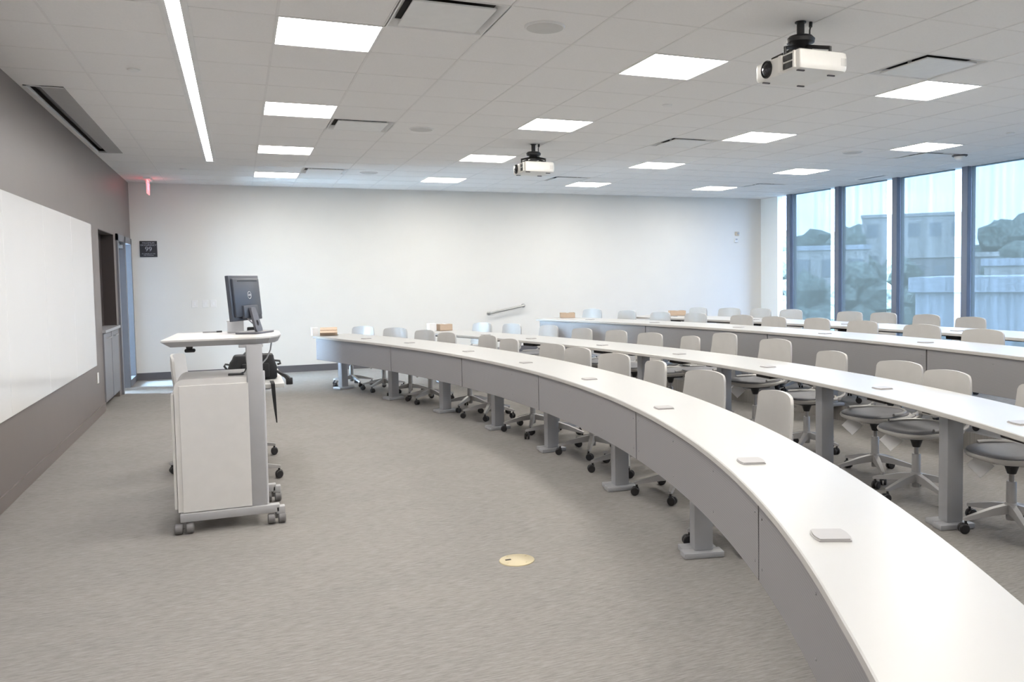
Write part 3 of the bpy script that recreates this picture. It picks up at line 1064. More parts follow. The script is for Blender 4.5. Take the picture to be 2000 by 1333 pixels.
# ------------------------------------------------------------------ swivel chairs
def chair_src(label, lift=0.0):
    root = thing('swivel_chair', label, 'chair', group='light grey swivel chairs')
    # seat shell (faces +Y)
    bm = new_bm()
    rg = []
    for z, s in ((0.418, 0.55), (0.424, 0.82), (0.438, 0.97), (0.452, 1.0), (0.462, 0.985)):
        rg.append([(x * s, y * s + 0.0, z + lift + 0.010 * (y / 0.23) ** 2 * (1 if y < 0 else -0.7)) for x, y in superell(0.235, 0.225, 2.7, 32)])
    rings_solid(bm, rg)
    obj('seat_shell', bm, 'chair_plastic', root, smooth=50)
    bm = new_bm()
    rg = []
    for z, s in ((0.455, 0.93), (0.470, 0.94), (0.476, 0.90), (0.473, 0.6), (0.470, 0.2)):
        rg.append([(x * s, y * s + 0.006, z + lift + 0.010 * (y / 0.23) ** 2 * (1 if y < 0 else -0.7)) for x, y in superell(0.235, 0.225, 2.7, 32)])
    rings_solid(bm, rg)
    obj('seat_pad', bm, 'chair_seat', root, smooth=50)
    # bright hoop at the rear of the seat
    bm = new_bm()
    pts = []
    for k in range(15):
        a = PI + PI * k / 14
        pts.append((0.215 * math.cos(a), 0.05 + 0.265 * math.sin(a), 0.482 + lift))
    tube(bm, pts, 0.011, 8)
    obj('seat_hoop', bm, 'chair_silver', root)
    # backrest
    bm = new_bm()
    NV, NU = 15, 17
    Hb, z0 = 0.315, 0.507 + lift
    grid = [[], []]
    for side, off in ((0, 0.0), (1, -0.018)):
        for iv in range(NV):
            # finer near the rounded ends
            v = 0.5 - 0.5 * math.cos(PI * iv / (NV - 1))
            zz = v * Hb
            W = 0.236 - 0.028 * v
            rt, rb_ = 0.040, 0.045
            hw = W
            if zz > Hb - rt: hw = W - rt + math.sqrt(max(0, rt * rt - (zz - (Hb - rt)) ** 2))
            if zz < rb_: hw = W - rb_ + math.sqrt(max(0, rb_ * rb_ - (rb_ - zz) ** 2))
            row = []
            for iu in range(NU):
                u = -1 + 2 * iu / (NU - 1)
                x = hw * u
                y = -0.262 + 0.055 * (x / 0.23) ** 2 - 0.035 * v + 0.045 * (v - 0.45) ** 2 + off
                row.append(bm.verts.new((x, y, z0 + zz + 0.012 * (1 - u * u) * v)))
            grid[side].append(row)
    for side in (0, 1):
        for a, c in zip(grid[side], grid[side][1:]):
            for k in range(NU - 1):
                bm.faces.new((a[k], a[k + 1], c[k + 1], c[k]))
    for iv in range(NV - 1):
        for k in (0, NU - 1):
            bm.faces.new((grid[0][iv][k], grid[0][iv + 1][k], grid[1][iv + 1][k], grid[1][iv][k]))
    for iv in (0, NV - 1):
        for k in range(NU - 1):
            bm.faces.new((grid[0][iv][k], grid[0][iv][k + 1], grid[1][iv][k + 1], grid[1][iv][k]))
    obj('backrest', bm, 'chair_plastic', root, smooth=60)
    for s in (-1, 1):
        bm = new_bm()
        tube(bm, [(s * 0.215, -0.07, 0.45 + lift), (s * 0.222, -0.15, 0.462 + lift), (s * 0.218, -0.215, 0.49 + lift), (s * 0.205, -0.243, 0.56 + lift), (s * 0.2, -0.248, 0.62 + lift)], [0.013, 0.014, 0.014, 0.012, 0.010], 8)
        lathe(bm, [(0.0, -0.02), (0.016, -0.016), (0.018, 0.0), (0.016, 0.016), (0.0, 0.02)], c=(s * 0.222, -0.16, 0.465 + lift), seg=12, axis=Matrix.Rotation(PI / 2, 4, 'Y'))
        obj('back_post', bm, 'chair_silver', root)
    bm = new_bm()
    box(bm, (0, -0.01, 0.408 + lift), (0.17, 0.20, 0.028), bev=0.008)
    lathe(bm, [(0.024, 0.335 + lift), (0.036, 0.37 + lift), (0.045, 0.398 + lift)], seg=16)
    obj('tilt_mechanism', bm, 'black_plastic', root)
    bm = new_bm()
    lathe(bm, [(0.026, 0.065), (0.028, 0.08), (0.028, 0.285), (0.025, 0.29)], seg=16)
    lathe(bm, [(0.014, 0.29), (0.014, 0.345 + lift)], seg=12)
    obj('gas_column', bm, 'chair_silver', root)
    bm = new_bm()
    lathe(bm, [(0.035, 0.10), (0.040, 0.11), (0.040, 0.155), (0.030, 0.165)], seg=20)
    for k in range(5):
        M = Matrix.Rotation(2 * PI * k / 5, 4, 'Z')
        sec = [(0.025, 0.024, 0.105, 0.158), (0.12, 0.021, 0.098, 0.140), (0.22, 0.017, 0.084, 0.112), (0.285, 0.014, 0.075, 0.094), (0.295, 0.008, 0.077, 0.090)]
        rings_solid(bm, [[M @ Vector((r, -w_, zl)), M @ Vector((r, w_, zl)), M @ Vector((r, w_ * 0.75, zh)), M @ Vector((r, -w_ * 0.75, zh))] for r, w_, zl, zh in sec])
    star = obj('star_base', bm, 'chair_silver', root, smooth=30)
    bm = new_bm()
    rot = Matrix.Rotation(PI / 2, 4, 'X')
    for s in (-1, 1):
        lathe(bm, [(0.0, -0.009), (0.024, -0.009), (0.029, -0.005), (0.029, 0.005), (0.024, 0.009), (0.0, 0.009)], c=(-0.012, s * 0.014, 0.0295), seg=16, axis=rot)
    tube(bm, [(0, 0, 0.03), (0, 0, 0.078)], 0.008, 8)
    box(bm, (-0.006, 0, 0.05), (0.035, 0.012, 0.02), bev=0.003)
    c0 = obj('caster', bm, 'caster_black', star)
    for k in range(5):
        a = 2 * PI * k / 5
        c = c0 if k == 0 else c0.copy()
        if k: COL.objects.link(c); c.parent = star
        c.location = (0.28 * math.cos(a), 0.28 * math.sin(a), 0)
        c.rotation_euler = (0, 0, a * 1.7 + 0.6 * k)
    # paper tag hanging under the seat
    bm = new_bm()
    M = Matrix.Translation((0.13, 0.10, 0.362 + lift)) @ Matrix.Rotation(-0.75, 4, 'Z') @ Matrix.Rotation(0.35, 4, 'Y') @ Matrix.Rotation(PI / 4, 4, 'X')
    box(bm, (0, 0, 0), (0.0012, 0.105, 0.105), M=M)
    tube(bm, [(0.13, 0.10, 0.425 + lift), (0.128, 0.10, 0.43 + lift)], 0.002, 5)
    obj('paper_tag', bm, 'paper', root, smooth=0)
    return root


ROWS = [
    ('behind the front desk row', 0.0, [(1.446, 12.029, -142.8), (1.794, 11.358, -142.2), (2.018, 10.648, -155.1), (2.139, 10.007, -162.6), (2.355, 9.207, -167.2), (2.481, 8.587, -170.0), (2.651, 7.668, -165.1), (2.7, 7.134, -167.8), (2.75, 6.416, -166.1), (2.756, 5.759, -186.2), (2.749, 4.945, -171.5), (2.539, 3.937, -190.2)]),
    ('behind the second desk row', 0.0, [(3.145, 11.896, -155.1), (3.431, 11.376, -159.8), (3.742, 10.711, -164.2), (3.867, 9.821, -166.3), (4.066, 9.206, -167.7), (4.206, 8.557, -165.6), (4.325, 7.914, -182.4), (4.452, 7.40, -177.3), (4.40, 6.43, -174.1), (4.433, 5.721, -184.6), (4.331, 4.79, -174.8), (4.162, 4.217, -183.9), (4.09, 3.42, -186.0)]),
    ('behind the third desk row', TIER, [(5.0, 12.057, -159.3), (5.169, 11.182, -167.4), (5.311, 10.388, -167.5), (5.536, 9.787, -167.2), (5.695, 8.938, -172.7), (5.782, 8.378, -174.0), (5.955, 7.802, -177.3), (5.967, 7.051, -175.3), (5.962, 6.197, -172.9), (5.814, 5.391, -176.3)]),
    ('behind the last desk row', TIER, [(6.555, 11.461, -170.7), (6.822, 10.903, -160.0), (7.051, 10.461, -169.9), (7.163, 9.867, -168.8), (7.343, 8.847, -172.2), (7.463, 8.365, -175.4), (7.469, 7.673, -180.6), (7.399, 6.958, -180.9)]),
]
proto = None; tall = None
TIPS = []


def feet_pts():
    out = []
    for lx, ly, th in LEGS:
        for q in (-0.15, -0.08, 0.0, 0.08, 0.12):
            for e in (-0.06, 0.06):
                out.append((lx + q * math.cos(th) - e * math.sin(th), ly + q * math.sin(th) + e * math.cos(th)))
    return out


FEET = feet_pts()


def star_angle(x, y):
    near = [p for p in FEET + TIPS if abs(p[0] - x) < 0.75 and abs(p[1] - y) < 0.75]
    best, ba = -1, 0
    off = random.uniform(0, 72)
    for k in range(48):
        a = math.radians(off + 1.5 * k)
        tips = [(x + r * math.cos(a + 2 * PI * j / 5), y + r * math.sin(a + 2 * PI * j / 5)) for j in range(5) for r in (0.28, 0.16)]
        d = min([0.16] + [math.hypot(t_[0] - p[0], t_[1] - p[1]) for t_ in tips for p in near])
        if d > best + 1e-6: best, ba, bt = d, a, tips
    TIPS.extend(bt)
    return ba


for nm, z, lst in ROWS:
    for i, (x, y, f) in enumerate(lst):
        lb = 'light grey swivel chair %s, %s from the far wall' % (nm, ORD[i])
        rz = math.radians(f - 90)
        for lx, ly, th in LEGS:       # seats stop short of the desk legs
            d = math.hypot(x - lx, y - ly)
            if d < 0.315:
                k = (0.315 - d) / d
                x += (x - lx) * k; y += (y - ly) * k
        if (z, i) == (0.0, 7) and 'second' in nm or (z, i) == (0.0, 8) and 'second' in nm:     # two chairs set higher
            if tall is None:
                tall = chair_src(lb, 0.058); tall.location = (x, y, z); tall.rotation_euler = (0, 0, rz); c = tall
            else:
                c = dup(tall, (x, y, z), rz, lb)
        elif proto is None:
            proto = chair_src(lb); proto.location = (x, y, z); proto.rotation_euler = (0, 0, rz); c = proto
        else:
            c = dup(proto, (x, y, z), rz, lb)
        for ch in c.children:
            if ch.name.startswith('star_base'):
                ch.rotation_euler = (0, 0, star_angle(x, y) - rz)
lc = chair_src('light grey swivel chair at the small table behind the lectern', 0.10)
lc.location = (-0.21, 7.255, 0); lc.rotation_euler = (0, 0, math.radians(-8 - 90))
for ch in lc.children:
    if ch.name.startswith('star_base'): ch.rotation_euler = (0, 0, math.radians(197.5 + 98)); ch.scale = (1.18, 1.18, 1.0)

# ------------------------------------------------------------------ lectern
lec = thing('lectern', 'white and grey height-adjustable lectern on casters left of centre', 'lectern', (-0.08, 5.75, 0), 0)
LX, LY = -0.08, 5.75


def P(x, y, z=0.0):
    return (x - LX, y - LY, z)


bm = new_bm()
poly = [P(-0.435, 5.42)[:2], P(0.09, 5.425)[:2], P(0.17, 5.46)[:2], P(0.22, 5.54)[:2], P(0.245, 5.68)[:2], P(0.25, 6.0)[:2], P(0.235, 6.10)[:2], P(0.18, 6.15)[:2], P(-0.39, 6.17)[:2]]
prism(bm, poly, 1.152, 1.162)
prism(bm, poly, 1.118, 1.152, mi=1, inset=0.10)
obj('lectern_top', bm, ['lectern_top', 'lectern_grey'], lec, smooth=0)
bm = new_bm()
box(bm, P(0.06, 5.72, 1.109), (0.14, 0.56, 0.018), bev=0.004)
obj('top_support', bm, 'lectern_grey', lec, smooth=0)
# cabinet with a rounded upper left edge
bm = new_bm()
prof = [(-0.375, 0.125), (0.03, 0.125), (0.03, 0.925)]
for k in range(7):
    a = math.radians(90 + 15 * k)
    prof.append((-0.32 + 0.055 * math.cos(a), 0.87 + 0.055 * math.sin(a)))
ya, yb = 5.43, 5.90
for y in (ya, yb):
    pass
lo = [bm.verts.new(P(x, ya, z)) for x, z in prof]; hi = [bm.verts.new(P(x, yb, z)) for x, z in prof]
bm.faces.new(lo); bm.faces.new(hi[::-1])
for k in range(len(prof)):
    k2 = (k + 1) % len(prof)
    bm.faces.new((lo[k], lo[k2], hi[k2], hi[k]))
cabo = obj('cabinet', bm, 'lectern_white', lec, smooth=20)
bm = new_bm()
box(bm, P(-0.155, 5.425, 0.505), (0.385, 0.012, 0.765), bev=0.003)
obj('side_panel', bm, 'lectern_white', cabo, smooth=0)
bm = new_bm()
box(bm, P(-0.386, 5.665, 0.49), (0.016, 0.44, 0.70), bev=0.003)
dr = obj('cabinet_door', bm, 'lectern_white', cabo, smooth=0)
bm = new_bm()
box(bm, P(-0.03, 5.53, 0.930), (0.09, 0.05, 0.012), bev=0.003)
tube(bm, [P(-0.0, 5.53, 0.935), P(0.02, 5.50, 0.945), P(0.03, 5.49, 0.97), P(0.035, 5.50, 1.02)], 0.004, 6)
obj('cable_grommet', bm, 'black_plastic', cabo, smooth=0)
for y in (5.455, 5.955):
    bm = new_bm()
    box(bm, P(0.078, y, 0.61), (0.092, 0.07, 1.01), bev=0.006)
    lg = obj('column', bm, 'lectern_grey', lec, smooth=30)
    bm = new_bm()
    box(bm, P(0.129, y + 0.005, 0.53), (0.012, 0.05, 0.84), bev=0.003)
    obj('column_cover', bm, 'lectern_light', lg, smooth=0)
    bm = new_bm()
    dy = -0.03 if y < 5.6 else 0.02
    box(bm, P(-0.085, y + dy, 0.095), (0.56, 0.055, 0.05), bev=0.006)
    box(bm, P(0.20, y + dy, 0.082), (0.05, 0.055, 0.045), bev=0.004)
    fb = obj('base_beam', bm, 'lectern_grey', lec, smooth=30)
    for x in (-0.345, 0.175):
        bm = new_bm()
        rot = Matrix.Rotation(PI / 2, 4, 'Y')
        for s in (-1, 1):
            lathe(bm, [(0.0, -0.022), (0.026, -0.022), (0.032, -0.016), (0.032, 0.016), (0.026, 0.022), (0.0, 0.022)], c=P(x + s * 0.031, y + dy - 0.015, 0.0325), seg=18, axis=rot)
        box(bm, P(x, y + dy, 0.05), (0.02, 0.03, 0.04), bev=0.003)
        obj('caster', bm, 'caster_grey', fb, smooth=30)
bm = new_bm()
box(bm, P(0.095, 5.705, 0.52), (0.012, 0.43, 0.74), bev=0.002)
obj('back_panel', bm, 'lectern_white', lec, smooth=0)
bm = new_bm()
tube(bm, [P(-0.295, 5.7, 1.12), P(-0.295, 5.7, 1.085)], [0.024, 0.018], 10)
box(bm, P(-0.292, 5.7, 1.077), (0.062, 0.05, 0.022), bev=0.008)
obj('height_lever', bm, 'black_plastic', lec, smooth=30)
bm = new_bm()
tube(bm, [P(0.19, 5.70, 1.12), P(0.18, 5.69, 1.06), P(0.155, 5.66, 1.01), P(0.125, 5.62, 0.98)], 0.005, 6)
obj('hanging_cable', bm, 'cable_grey', lec)

# monitor on the lectern
ZT = 1.1626
mon = thing('monitor', 'black flat monitor seen from behind on the lectern', 'monitor', (0.095, 5.87, ZT))
ax = Vector((0.45, 0.89, 0)).normalized()          # along its width, away from the camera
nb = Vector((ax.y, -ax.x, 0))                      # out of its back
tilt = Matrix.Rotation(math.radians(5), 4, ax)
Mm = Matrix(((ax.x, nb.x, 0, -0.05), (ax.y, nb.y, 0, 0.02), (0, 0, 1, 0.085), (0, 0, 0, 1)))
SH = Matrix.Rotation(math.radians(4.5), 4, 'X')
Mm = Mm @ SH
bm = new_bm()
box(bm, (0, 0.0, 0.148), (0.41, 0.024, 0.296), bev=0.004, M=Mm)
box(bm, (0, 0.018, 0.15), (0.36, 0.02, 0.25), bev=0.008, M=Mm)
box(bm, (0, 0.030, 0.055), (0.20, 0.025, 0.085), bev=0.006, M=Mm)
case = obj('monitor_case', bm, 'monitor_back', mon, smooth=30)
bm = new_bm()
for k in range(2):
    box(bm, (0.01, 0.0285, 0.262 - 0.006 * k), (0.27, 0.002, 0.003), M=Mm)
obj('cooling_slot', bm, 'black_plastic', case, smooth=0)
bm = new_bm()
box(bm, (0, -0.0125, 0.148), (0.385, 0.002, 0.27), M=Mm)
obj('screen', bm, 'screen_black', case, smooth=0)
bm = new_bm()
ring = [(0.024 * math.cos(2 * PI * k / 28), 0, 0.024 * math.sin(2 * PI * k / 28)) for k in range(29)]
tube(bm, [Mm @ (Vector(p) + Vector((0.02, 0.0285, 0.165))) for p in ring], 0.0014, 6)
obj('emblem_ring', bm, 'logo_silver', case)
text_mesh('emblem_lettering', 'DELL', 0.016, 'logo_silver', case, Mm @ Matrix.Translation((0.02, 0.0288, 0.165)) @ Matrix.Rotation(PI, 4, 'Z') @ Matrix.Rotation(PI / 2, 4, 'X'))
# stand: sloping neck with a round cable hole, flat base
bm = new_bm()
NS = 28
top, bot = Vector((-0.012, 0.038, 0.17)), Vector((0.0, 0.075, 0.01))
Mb = Matrix(((ax.x, nb.x, 0, -0.05), (ax.y, nb.y, 0, 0.02), (0, 0, 1, 0.0), (0, 0, 0, 1)))


def neck_pt(u, v, off):
    c = bot.lerp(top, v)
    wv_ = 0.045 - 0.012 * v
    return Mb @ Vector((c.x + u * wv_, c.y + off, c.z))


outer, inner = [], []
for k in range(NS):
    a = 2 * PI * k / NS
    c, s = math.cos(a), math.sin(a)
    m_ = max(abs(c), abs(s))
    outer.append((c / m_, 0.5 + 0.5 * s / m_))
    inner.append((0.42 * c, 0.36 + 0.125 * s))
vs = [[bm.verts.new(neck_pt(u, v, off)) for u, v in ringp] for off in (0.0, 0.016) for ringp in (outer, inner)]
of, inf, ob, inb = vs
for k in range(NS):
    k2 = (k + 1) % NS
    bm.faces.new((of[k], of[k2], inf[k2], inf[k])); bm.faces.new((ob[k], inb[k], inb[k2], ob[k2]))
    bm.faces.new((of[k], ob[k], ob[k2], of[k2])); bm.faces.new((inf[k], inf[k2], inb[k2], inb[k]))
obj('stand_neck', bm, 'monitor_stand', mon, smooth=30)
bm = new_bm()
prism(bm, [(x, y) for x, y in superell(0.125, 0.085, 7, 36)], 0.0, 0.012, M=Mb @ Matrix.Translation((0, 0.055, 0)))
obj('stand_base', bm, 'monitor_stand', mon, smooth=30)
bm = new_bm()
tube(bm, [Mb @ Vector((-0.05, 0.03, 0.10)), Mb @ Vector((-0.03, 0.05, 0.07)), Mb @ Vector((0.0, 0.055, 0.055))], 0.004, 6)
obj('video_cable', bm, 'cable_grey', mon)

# small things on the lectern
t = thing('paper_box', 'small white carton behind the monitor on the lectern', 'box', (-0.025, 6.06, ZT))
bm = new_bm(); box(bm, (0, 0, 0.037), (0.105, 0.08, 0.074), bev=0.002); obj('carton', bm, 'paper', t, smooth=0)
bm = new_bm(); box(bm, (0, 0, 0.077), (0.108, 0.083, 0.008), bev=0.002); obj('lid', bm, 'lectern_top', t, smooth=0)
t = thing('touch_panel', 'small black control device behind the monitor stand on the lectern', 'control panel', (0.075, 6.085, ZT))
bm = new_bm(); box(bm, (0, 0, 0.014), (0.055, 0.06, 0.028), bev=0.004); obj('device_body', bm, 'black_plastic', t, smooth=0)
bm = new_bm(); box(bm, (0, -0.002, 0.0285), (0.042, 0.042, 0.003)); obj('device_screen', bm, 'screen_black', t, smooth=0)
t = thing('pen', 'thin grey pen lying at the far edge of the lectern', 'pen', (-0.175, 6.07, ZT + 0.0062), 0.2)
bm = new_bm(); tube(bm, [(-0.055, 0, 0), (0.03, 0, 0)], 0.0055, 8); obj('barrel', bm, 'cable_grey', t)
bm = new_bm(); tube(bm, [(0.03, 0, 0), (0.065, 0, 0)], 0.006, 8); obj('cap', bm, 'black_plastic', t)

# ------------------------------------------------------------------ small table behind the lectern
tb = thing('side_table', 'small white rectangular table on casters behind the lectern', 'table', (0.0, 7.13, 0))
bm = new_bm()
box(bm, (0, 0, 0.72), (0.60, 1.14, 0.032), bev=0.004)
obj('tabletop', bm, 'desk_white', tb, smooth=0)
for y in (-0.46, 0.46):
    bm = new_bm()
    box(bm, (0.0, y, 0.40), (0.06, 0.045, 0.62), bev=0.005)
    box(bm, (0.0, y, 0.695), (0.40, 0.05, 0.02), bev=0.003)
    lg = obj('leg', bm, 'leg_silver', tb, smooth=30)
    bm = new_bm()
    for s in (-1, 1):
        rings_solid(bm, [[(0.0, y - 0.022, 0.10), (0.0, y + 0.022, 0.10), (0.0, y + 0.02, 0.15), (0.0, y - 0.02, 0.15)],
                         [(s * 0.255, y - 0.014, 0.075), (s * 0.255, y + 0.014, 0.075), (s * 0.255, y + 0.012, 0.095), (s * 0.255, y - 0.012, 0.095)]])
    obj('leg_foot', bm, 'chair_silver', lg, smooth=30)
    for s in (-1, 1):
        bm = new_bm()
        for q in (-1, 1):
            lathe(bm, [(0.0, -0.01), (0.026, -0.01), (0.031, -0.005), (0.031, 0.005), (0.026, 0.01), (0.0, 0.01)], c=(s * 0.245, y - 0.01 + q * 0.016, 0.0315), seg=18, axis=Matrix.Rotation(PI / 2, 4, 'X') @ Matrix.Rotation(0.5, 4, 'Y'))
        tube(bm, [(s * 0.245, y, 0.03), (s * 0.245, y, 0.08)], 0.008, 8)
        obj('caster', bm, 'caster_black', lg, smooth=30)

# camera bag on the table
bag = thing('camera_bag', 'black fabric camera bag with straps on the table behind the lectern', 'bag', (0.085, 6.98, 0.7366))
bm = new_bm()
rg = []
for z, sx, sy, dx_ in ((0.0, 0.94, 0.94, 0), (0.012, 1.0, 1.0, 0), (0.09, 1.0, 1.0, 0), (0.13, 0.93, 0.96, 0.0), (0.155, 0.86, 0.9, 0.005), (0.178, 0.83, 0.85, 0.008), (0.19, 0.78, 0.75, 0.01)):
    rg.append([(x * sx + dx_, y * sy, z) for x, y in superell(0.18, 0.12, 5, 32)])
rings_solid(bm, rg)
obj('bag_body', bm, 'black_fabric', bag, smooth=40)
bm = new_bm()
box(bm, (0.02, -0.12, 0.075), (0.20, 0.035, 0.11), bev=0.012)
obj('front_pocket', bm, 'black_fabric', bag, smooth=40)
bm = new_bm()
tube(bm, [(-0.07, 0, 0.185), (-0.05, 0, 0.207), (0.0, 0, 0.212), (0.05, 0, 0.207), (0.09, 0, 0.185)], 0.008, 6)
obj('top_handle', bm, 'base_grey', bag)
bm = new_bm()
tube(bm, [(-0.165, -0.03, 0.12), (-0.195, -0.04, 0.128), (-0.205, -0.05, 0.115), (-0.185, -0.05, 0.085)], 0.008, 6)
obj('side_ring', bm, 'black_plastic', bag)
bm = new_bm()
tube(bm, [(0.16, -0.03, 0.14), (0.20, -0.04, 0.135), (0.205, -0.05, 0.115), (0.185, -0.04, 0.11)], 0.009, 6)
obj('side_ring', bm, 'black_plastic', bag)
bm = new_bm()
pts = [(0.175, -0.09, 0.06), (0.205, -0.12, 0.04), (0.238, -0.15, 0.022), (0.262, -0.17, -0.005)]
tube(bm, pts, [0.010, 0.012, 0.016, 0.020], 6)
box(bm, (0.262, -0.170, -0.015), (0.05, 0.02, 0.055), bev=0.006)
obj('buckle', bm, 'black_plastic', bag)
bm = new_bm()
sp = [(0.128, -0.30, 0.008), (0.130, -0.415, 0.007), (0.132, -0.430, -0.002), (0.136, -0.437, -0.08), (0.142, -0.437, -0.18), (0.150, -0.437, -0.29)]
ws = [0.014, 0.014, 0.014, 0.013, 0.010, 0.004]
rings_solid(bm, [[(p[0] - w_, p[1], p[2] + 0.002), (p[0] + w_, p[1], p[2] + 0.002), (p[0] + w_, p[1] - 0.003, p[2] - 0.002), (p[0] - w_, p[1] - 0.003, p[2] - 0.002)] for p, w_ in zip(sp, ws)])
obj('strap', bm, 'black_fabric', bag, smooth=0)
t = thing('camera_lens', 'small grey and black lens standing by the camera bag', 'camera lens', (0.13, 6.72, 0.7366))
bm = new_bm(); lathe(bm, [(0.036, 0.0), (0.038, 0.006), (0.038, 0.04), (0.034, 0.046)], seg=20); obj('barrel', bm, 'black_plastic', t)
bm = new_bm(); lathe(bm, [(0.034, 0.046), (0.035, 0.052), (0.033, 0.058), (0.0, 0.058)], seg=20); obj('cap', bm, 'steel', t)


# ------------------------------------------------------------------ cartons on the desk ends
def carton(label, cx, cy, z, wx, wy, hh, rz, open_=False):
    t = thing('cardboard_box', label, 'box', (cx, cy, z), rz, group='brown cartons on the desk ends')
    bm = new_bm()
    th = 0.006
    box(bm, (0, 0, th / 2), (wx, wy, th))
    for s in (-1, 1):
        box(bm, (s * (wx / 2 - th / 2), 0, hh / 2), (th, wy, hh))
        box(bm, (0, s * (wy / 2 - th / 2), hh / 2), (wx, th, hh))
    if not open_:
        box(bm, (0, 0, hh - th / 2), (wx, wy, th))
    obj('carton_body', bm, 'cardboard', t, smooth=0)
    if open_:
        for s, an in ((-1, 12), (1, 20)):
            bm = new_bm()
            M = Matrix.Translation((0, s * wy / 2, hh)) @ Matrix.Rotation(math.radians(an), 4, 'X')
            box(bm, (0, s * wy * 0.24, 0.003), (wx, wy * 0.48, 0.005), M=M)
            obj('flap', bm, 'cardboard', t, smooth=0)
        bm = new_bm()
        box(bm, (0, 0, hh * 0.4), (wx - 0.03, wy - 0.03, 0.01))
        obj('contents', bm, 'cardboard_inside', t, smooth=0)
    else:
        bm = new_bm()
        box(bm, (0, 0, hh + 0.0008), (0.04, wy + 0.002, 0.0016))
        obj('packing_tape', bm, 'lectern_white', t, smooth=0)
    return t


def small_white(label, cx, cy, z, s, rz):
    t = thing('white_carton', label, 'box', (cx, cy, z), rz, group='white cartons on the desk ends')
    bm = new_bm(); box(bm, (0, 0, s[2] / 2), s, bev=0.002); obj('carton_body', bm, 'paper', t, smooth=0)
    bm = new_bm(); box(bm, (0, 0, s[2] + 0.002), (s[0] + 0.004, s[1] + 0.004, 0.012), bev=0.002); obj('lid', bm, 'plate_white', t, smooth=0)
    return t


DZ = 0.736
carton('open brown cardboard box on the far end of the front desk row', 1.15, 11.98, DZ, 0.23, 0.20, 0.062, -0.1, True)
small_white('white carton beside the open brown box on the front desk row', 0.965, 12.03, DZ, (0.08, 0.12, 0.10), 0.1)
carton('closed brown cardboard box on the far end of the second desk row', 2.80, 12.02, DZ, 0.19, 0.16, 0.095, 0.1)
small_white('white carton beside the brown box on the second desk row', 2.615, 12.06, DZ, (0.10, 0.14, 0.10), 0.05)
carton('closed brown cardboard box on the far end of the third desk row', 4.585, 11.60, DZ + TIER, 0.22, 0.18, 0.075, -0.3)
carton('brown cardboard box on the far end of the last desk row', 6.20, 11.12, DZ + TIER, 0.24, 0.16, 0.075, -0.3)

# ------------------------------------------------------------------ outside, beyond the window wall
GZ = -5.0
bm = new_bm()
box(bm, (150, 120, GZ - 0.25), (360, 360, 0.5))
struct('floor_outside', bm, 'asphalt')


def building(label, cx, cy, wx, wy, z1, rz, m_, rows, cols, parapet='build_white'):
    t = thing('building', label, 'building', (cx, cy, GZ), rz)
    hh = z1 - GZ
    bm = new_bm(); box(bm, (0, 0, hh / 2), (wx, wy, hh)); obj('facade', bm, m_, t, smooth=0)
    bm = new_bm(); box(bm, (0, 0, hh + 0.15), (wx + 0.4, wy + 0.4, 0.5)); obj('parapet', bm, parapet, t, smooth=0)
    for r in range(rows):
        for c in range(cols):
            z = hh * (r + 0.55) / rows
            y = -wy / 2 + wy * (c + 0.5) / cols
            bm = new_bm(); box(bm, (-wx / 2 - 0.02, y, z), (0.08, wy / cols * 0.55, hh / rows * 0.42)); obj('window', bm, 'build_glass', t, smooth=0)
    return t


def dirpt(ux, uy, d):
    n_ = math.hypot(ux, uy)
    return ux / n_ * d, uy / n_ * d


def azpt(az, d):
    a = math.radians(az)
    return d * math.sin(a), d * math.cos(a), PI / 2 - a


def bld(label, az, d, dep, wy, z1, *rest):
    x, y, r = azpt(az, d + dep / 2)
    return building(label, x, y, dep, wy, z1, r, *rest)


bld('low pale flat roofed building close outside the right windows', 53.6, 30, 9, 9.6, 0.9, 'build_white', 1, 4)
bld('large tan flat roofed building in the distance behind the shades', 44.4, 150, 14, 16.5, 10.8, 'build_tan', 3, 5, 'build_tan')
bld('brown low block in front of the tall tan building outside', 46.6, 100, 8, 9, 3.1, 'build_brown', 2, 4, 'build_tan')
bld('pale low block behind trees at the left end of the windows', 39.2, 92, 8, 8, 4.0, 'build_tan', 2, 3)
bld('long pale low building outside at the right edge of the windows', 52.6, 62, 8, 9, 1.9, 'build_tan', 1, 5)


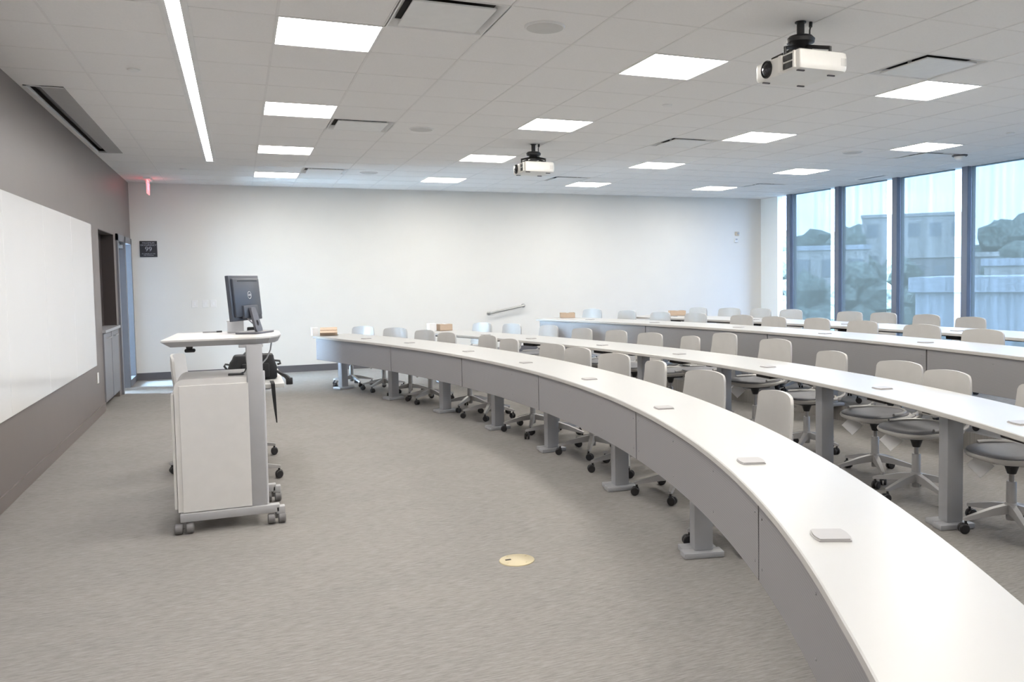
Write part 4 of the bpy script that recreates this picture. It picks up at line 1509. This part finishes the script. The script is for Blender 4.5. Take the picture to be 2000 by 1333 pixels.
def blob(bm, c, r, seed):
    rnd = random.Random(seed)
    rr = bmesh.ops.create_icosphere(bm, subdivisions=2, radius=1.0)
    for v in rr['verts']:
        k = r * (1 + rnd.uniform(-0.22, 0.22))
        v.co = Vector((v.co.x * k, v.co.y * k, v.co.z * k * 0.85)) + Vector(c)


TR = [(36.0, 112, 7.2, 4.0, 'leafy tree outside the left end of the windows'), (38.2, 152, 9.2, 4.4, 'distant leafy tree behind the pale low block outside'),
      (40.2, 122, 7.6, 3.8, 'distant leafy tree left of the tall tan building'), (41.3, 200, 12.6, 5.0, 'farthest tree, beside the tall tan building outside'),
      (37.6, 62, 1.6, 2.2, 'round tree low in the leftmost window'), (41.0, 70, 2.6, 2.6, 'round tree low in the second window'),
      (43.6, 78, 2.8, 2.4, 'round tree in front of the tall tan building'), (45.4, 60, 0.6, 2.0, 'round tree left of the low pale roof outside'),
      (49.4, 130, 8.6, 4.2, 'tall tree right of the tall tan building'), (51.0, 196, 13.2, 6.0, 'tallest tree on the right skyline'),
      (53.0, 140, 9.8, 4.6, 'leafy tree at the right picture edge outside'), (56.0, 200, 14.5, 6.0, 'leafy tree beyond the right picture edge'),
      (49.3, 90, 2.8, 2.4, 'round tree left of the long pale building outside'), (42.6, 44, -0.9, 1.7, 'small round tree nearest the windows'), (38.9, 48, -0.6, 1.7, 'small round tree low in the first window')]
for i, (az, d, zt, rad, lb) in enumerate(TR):
    x, y, _ = azpt(az, d)
    hh = zt - GZ
    t = thing('tree', lb, 'tree', (x, y, GZ), group='trees outside the windows')
    bm = new_bm()
    for k in range(7):
        a = 2 * PI * k / 7 + i
        blob(bm, (rad * 0.75 * math.cos(a), rad * 0.75 * math.sin(a), hh - rad * 1.55 + rad * 0.35 * math.sin(3 * a + i)), rad * 0.62, i * 31 + k)
    blob(bm, (0, 0, hh - rad * 0.60), rad * 0.70, i * 57)
    obj('crown', bm, 'leaf_green', t, smooth=0)
    bm = new_bm()
    tube(bm, [(0, 0, 0), (0, 0, hh * 0.6)], [0.35, 0.2], 8)
    obj('trunk', bm, 'bark', t)
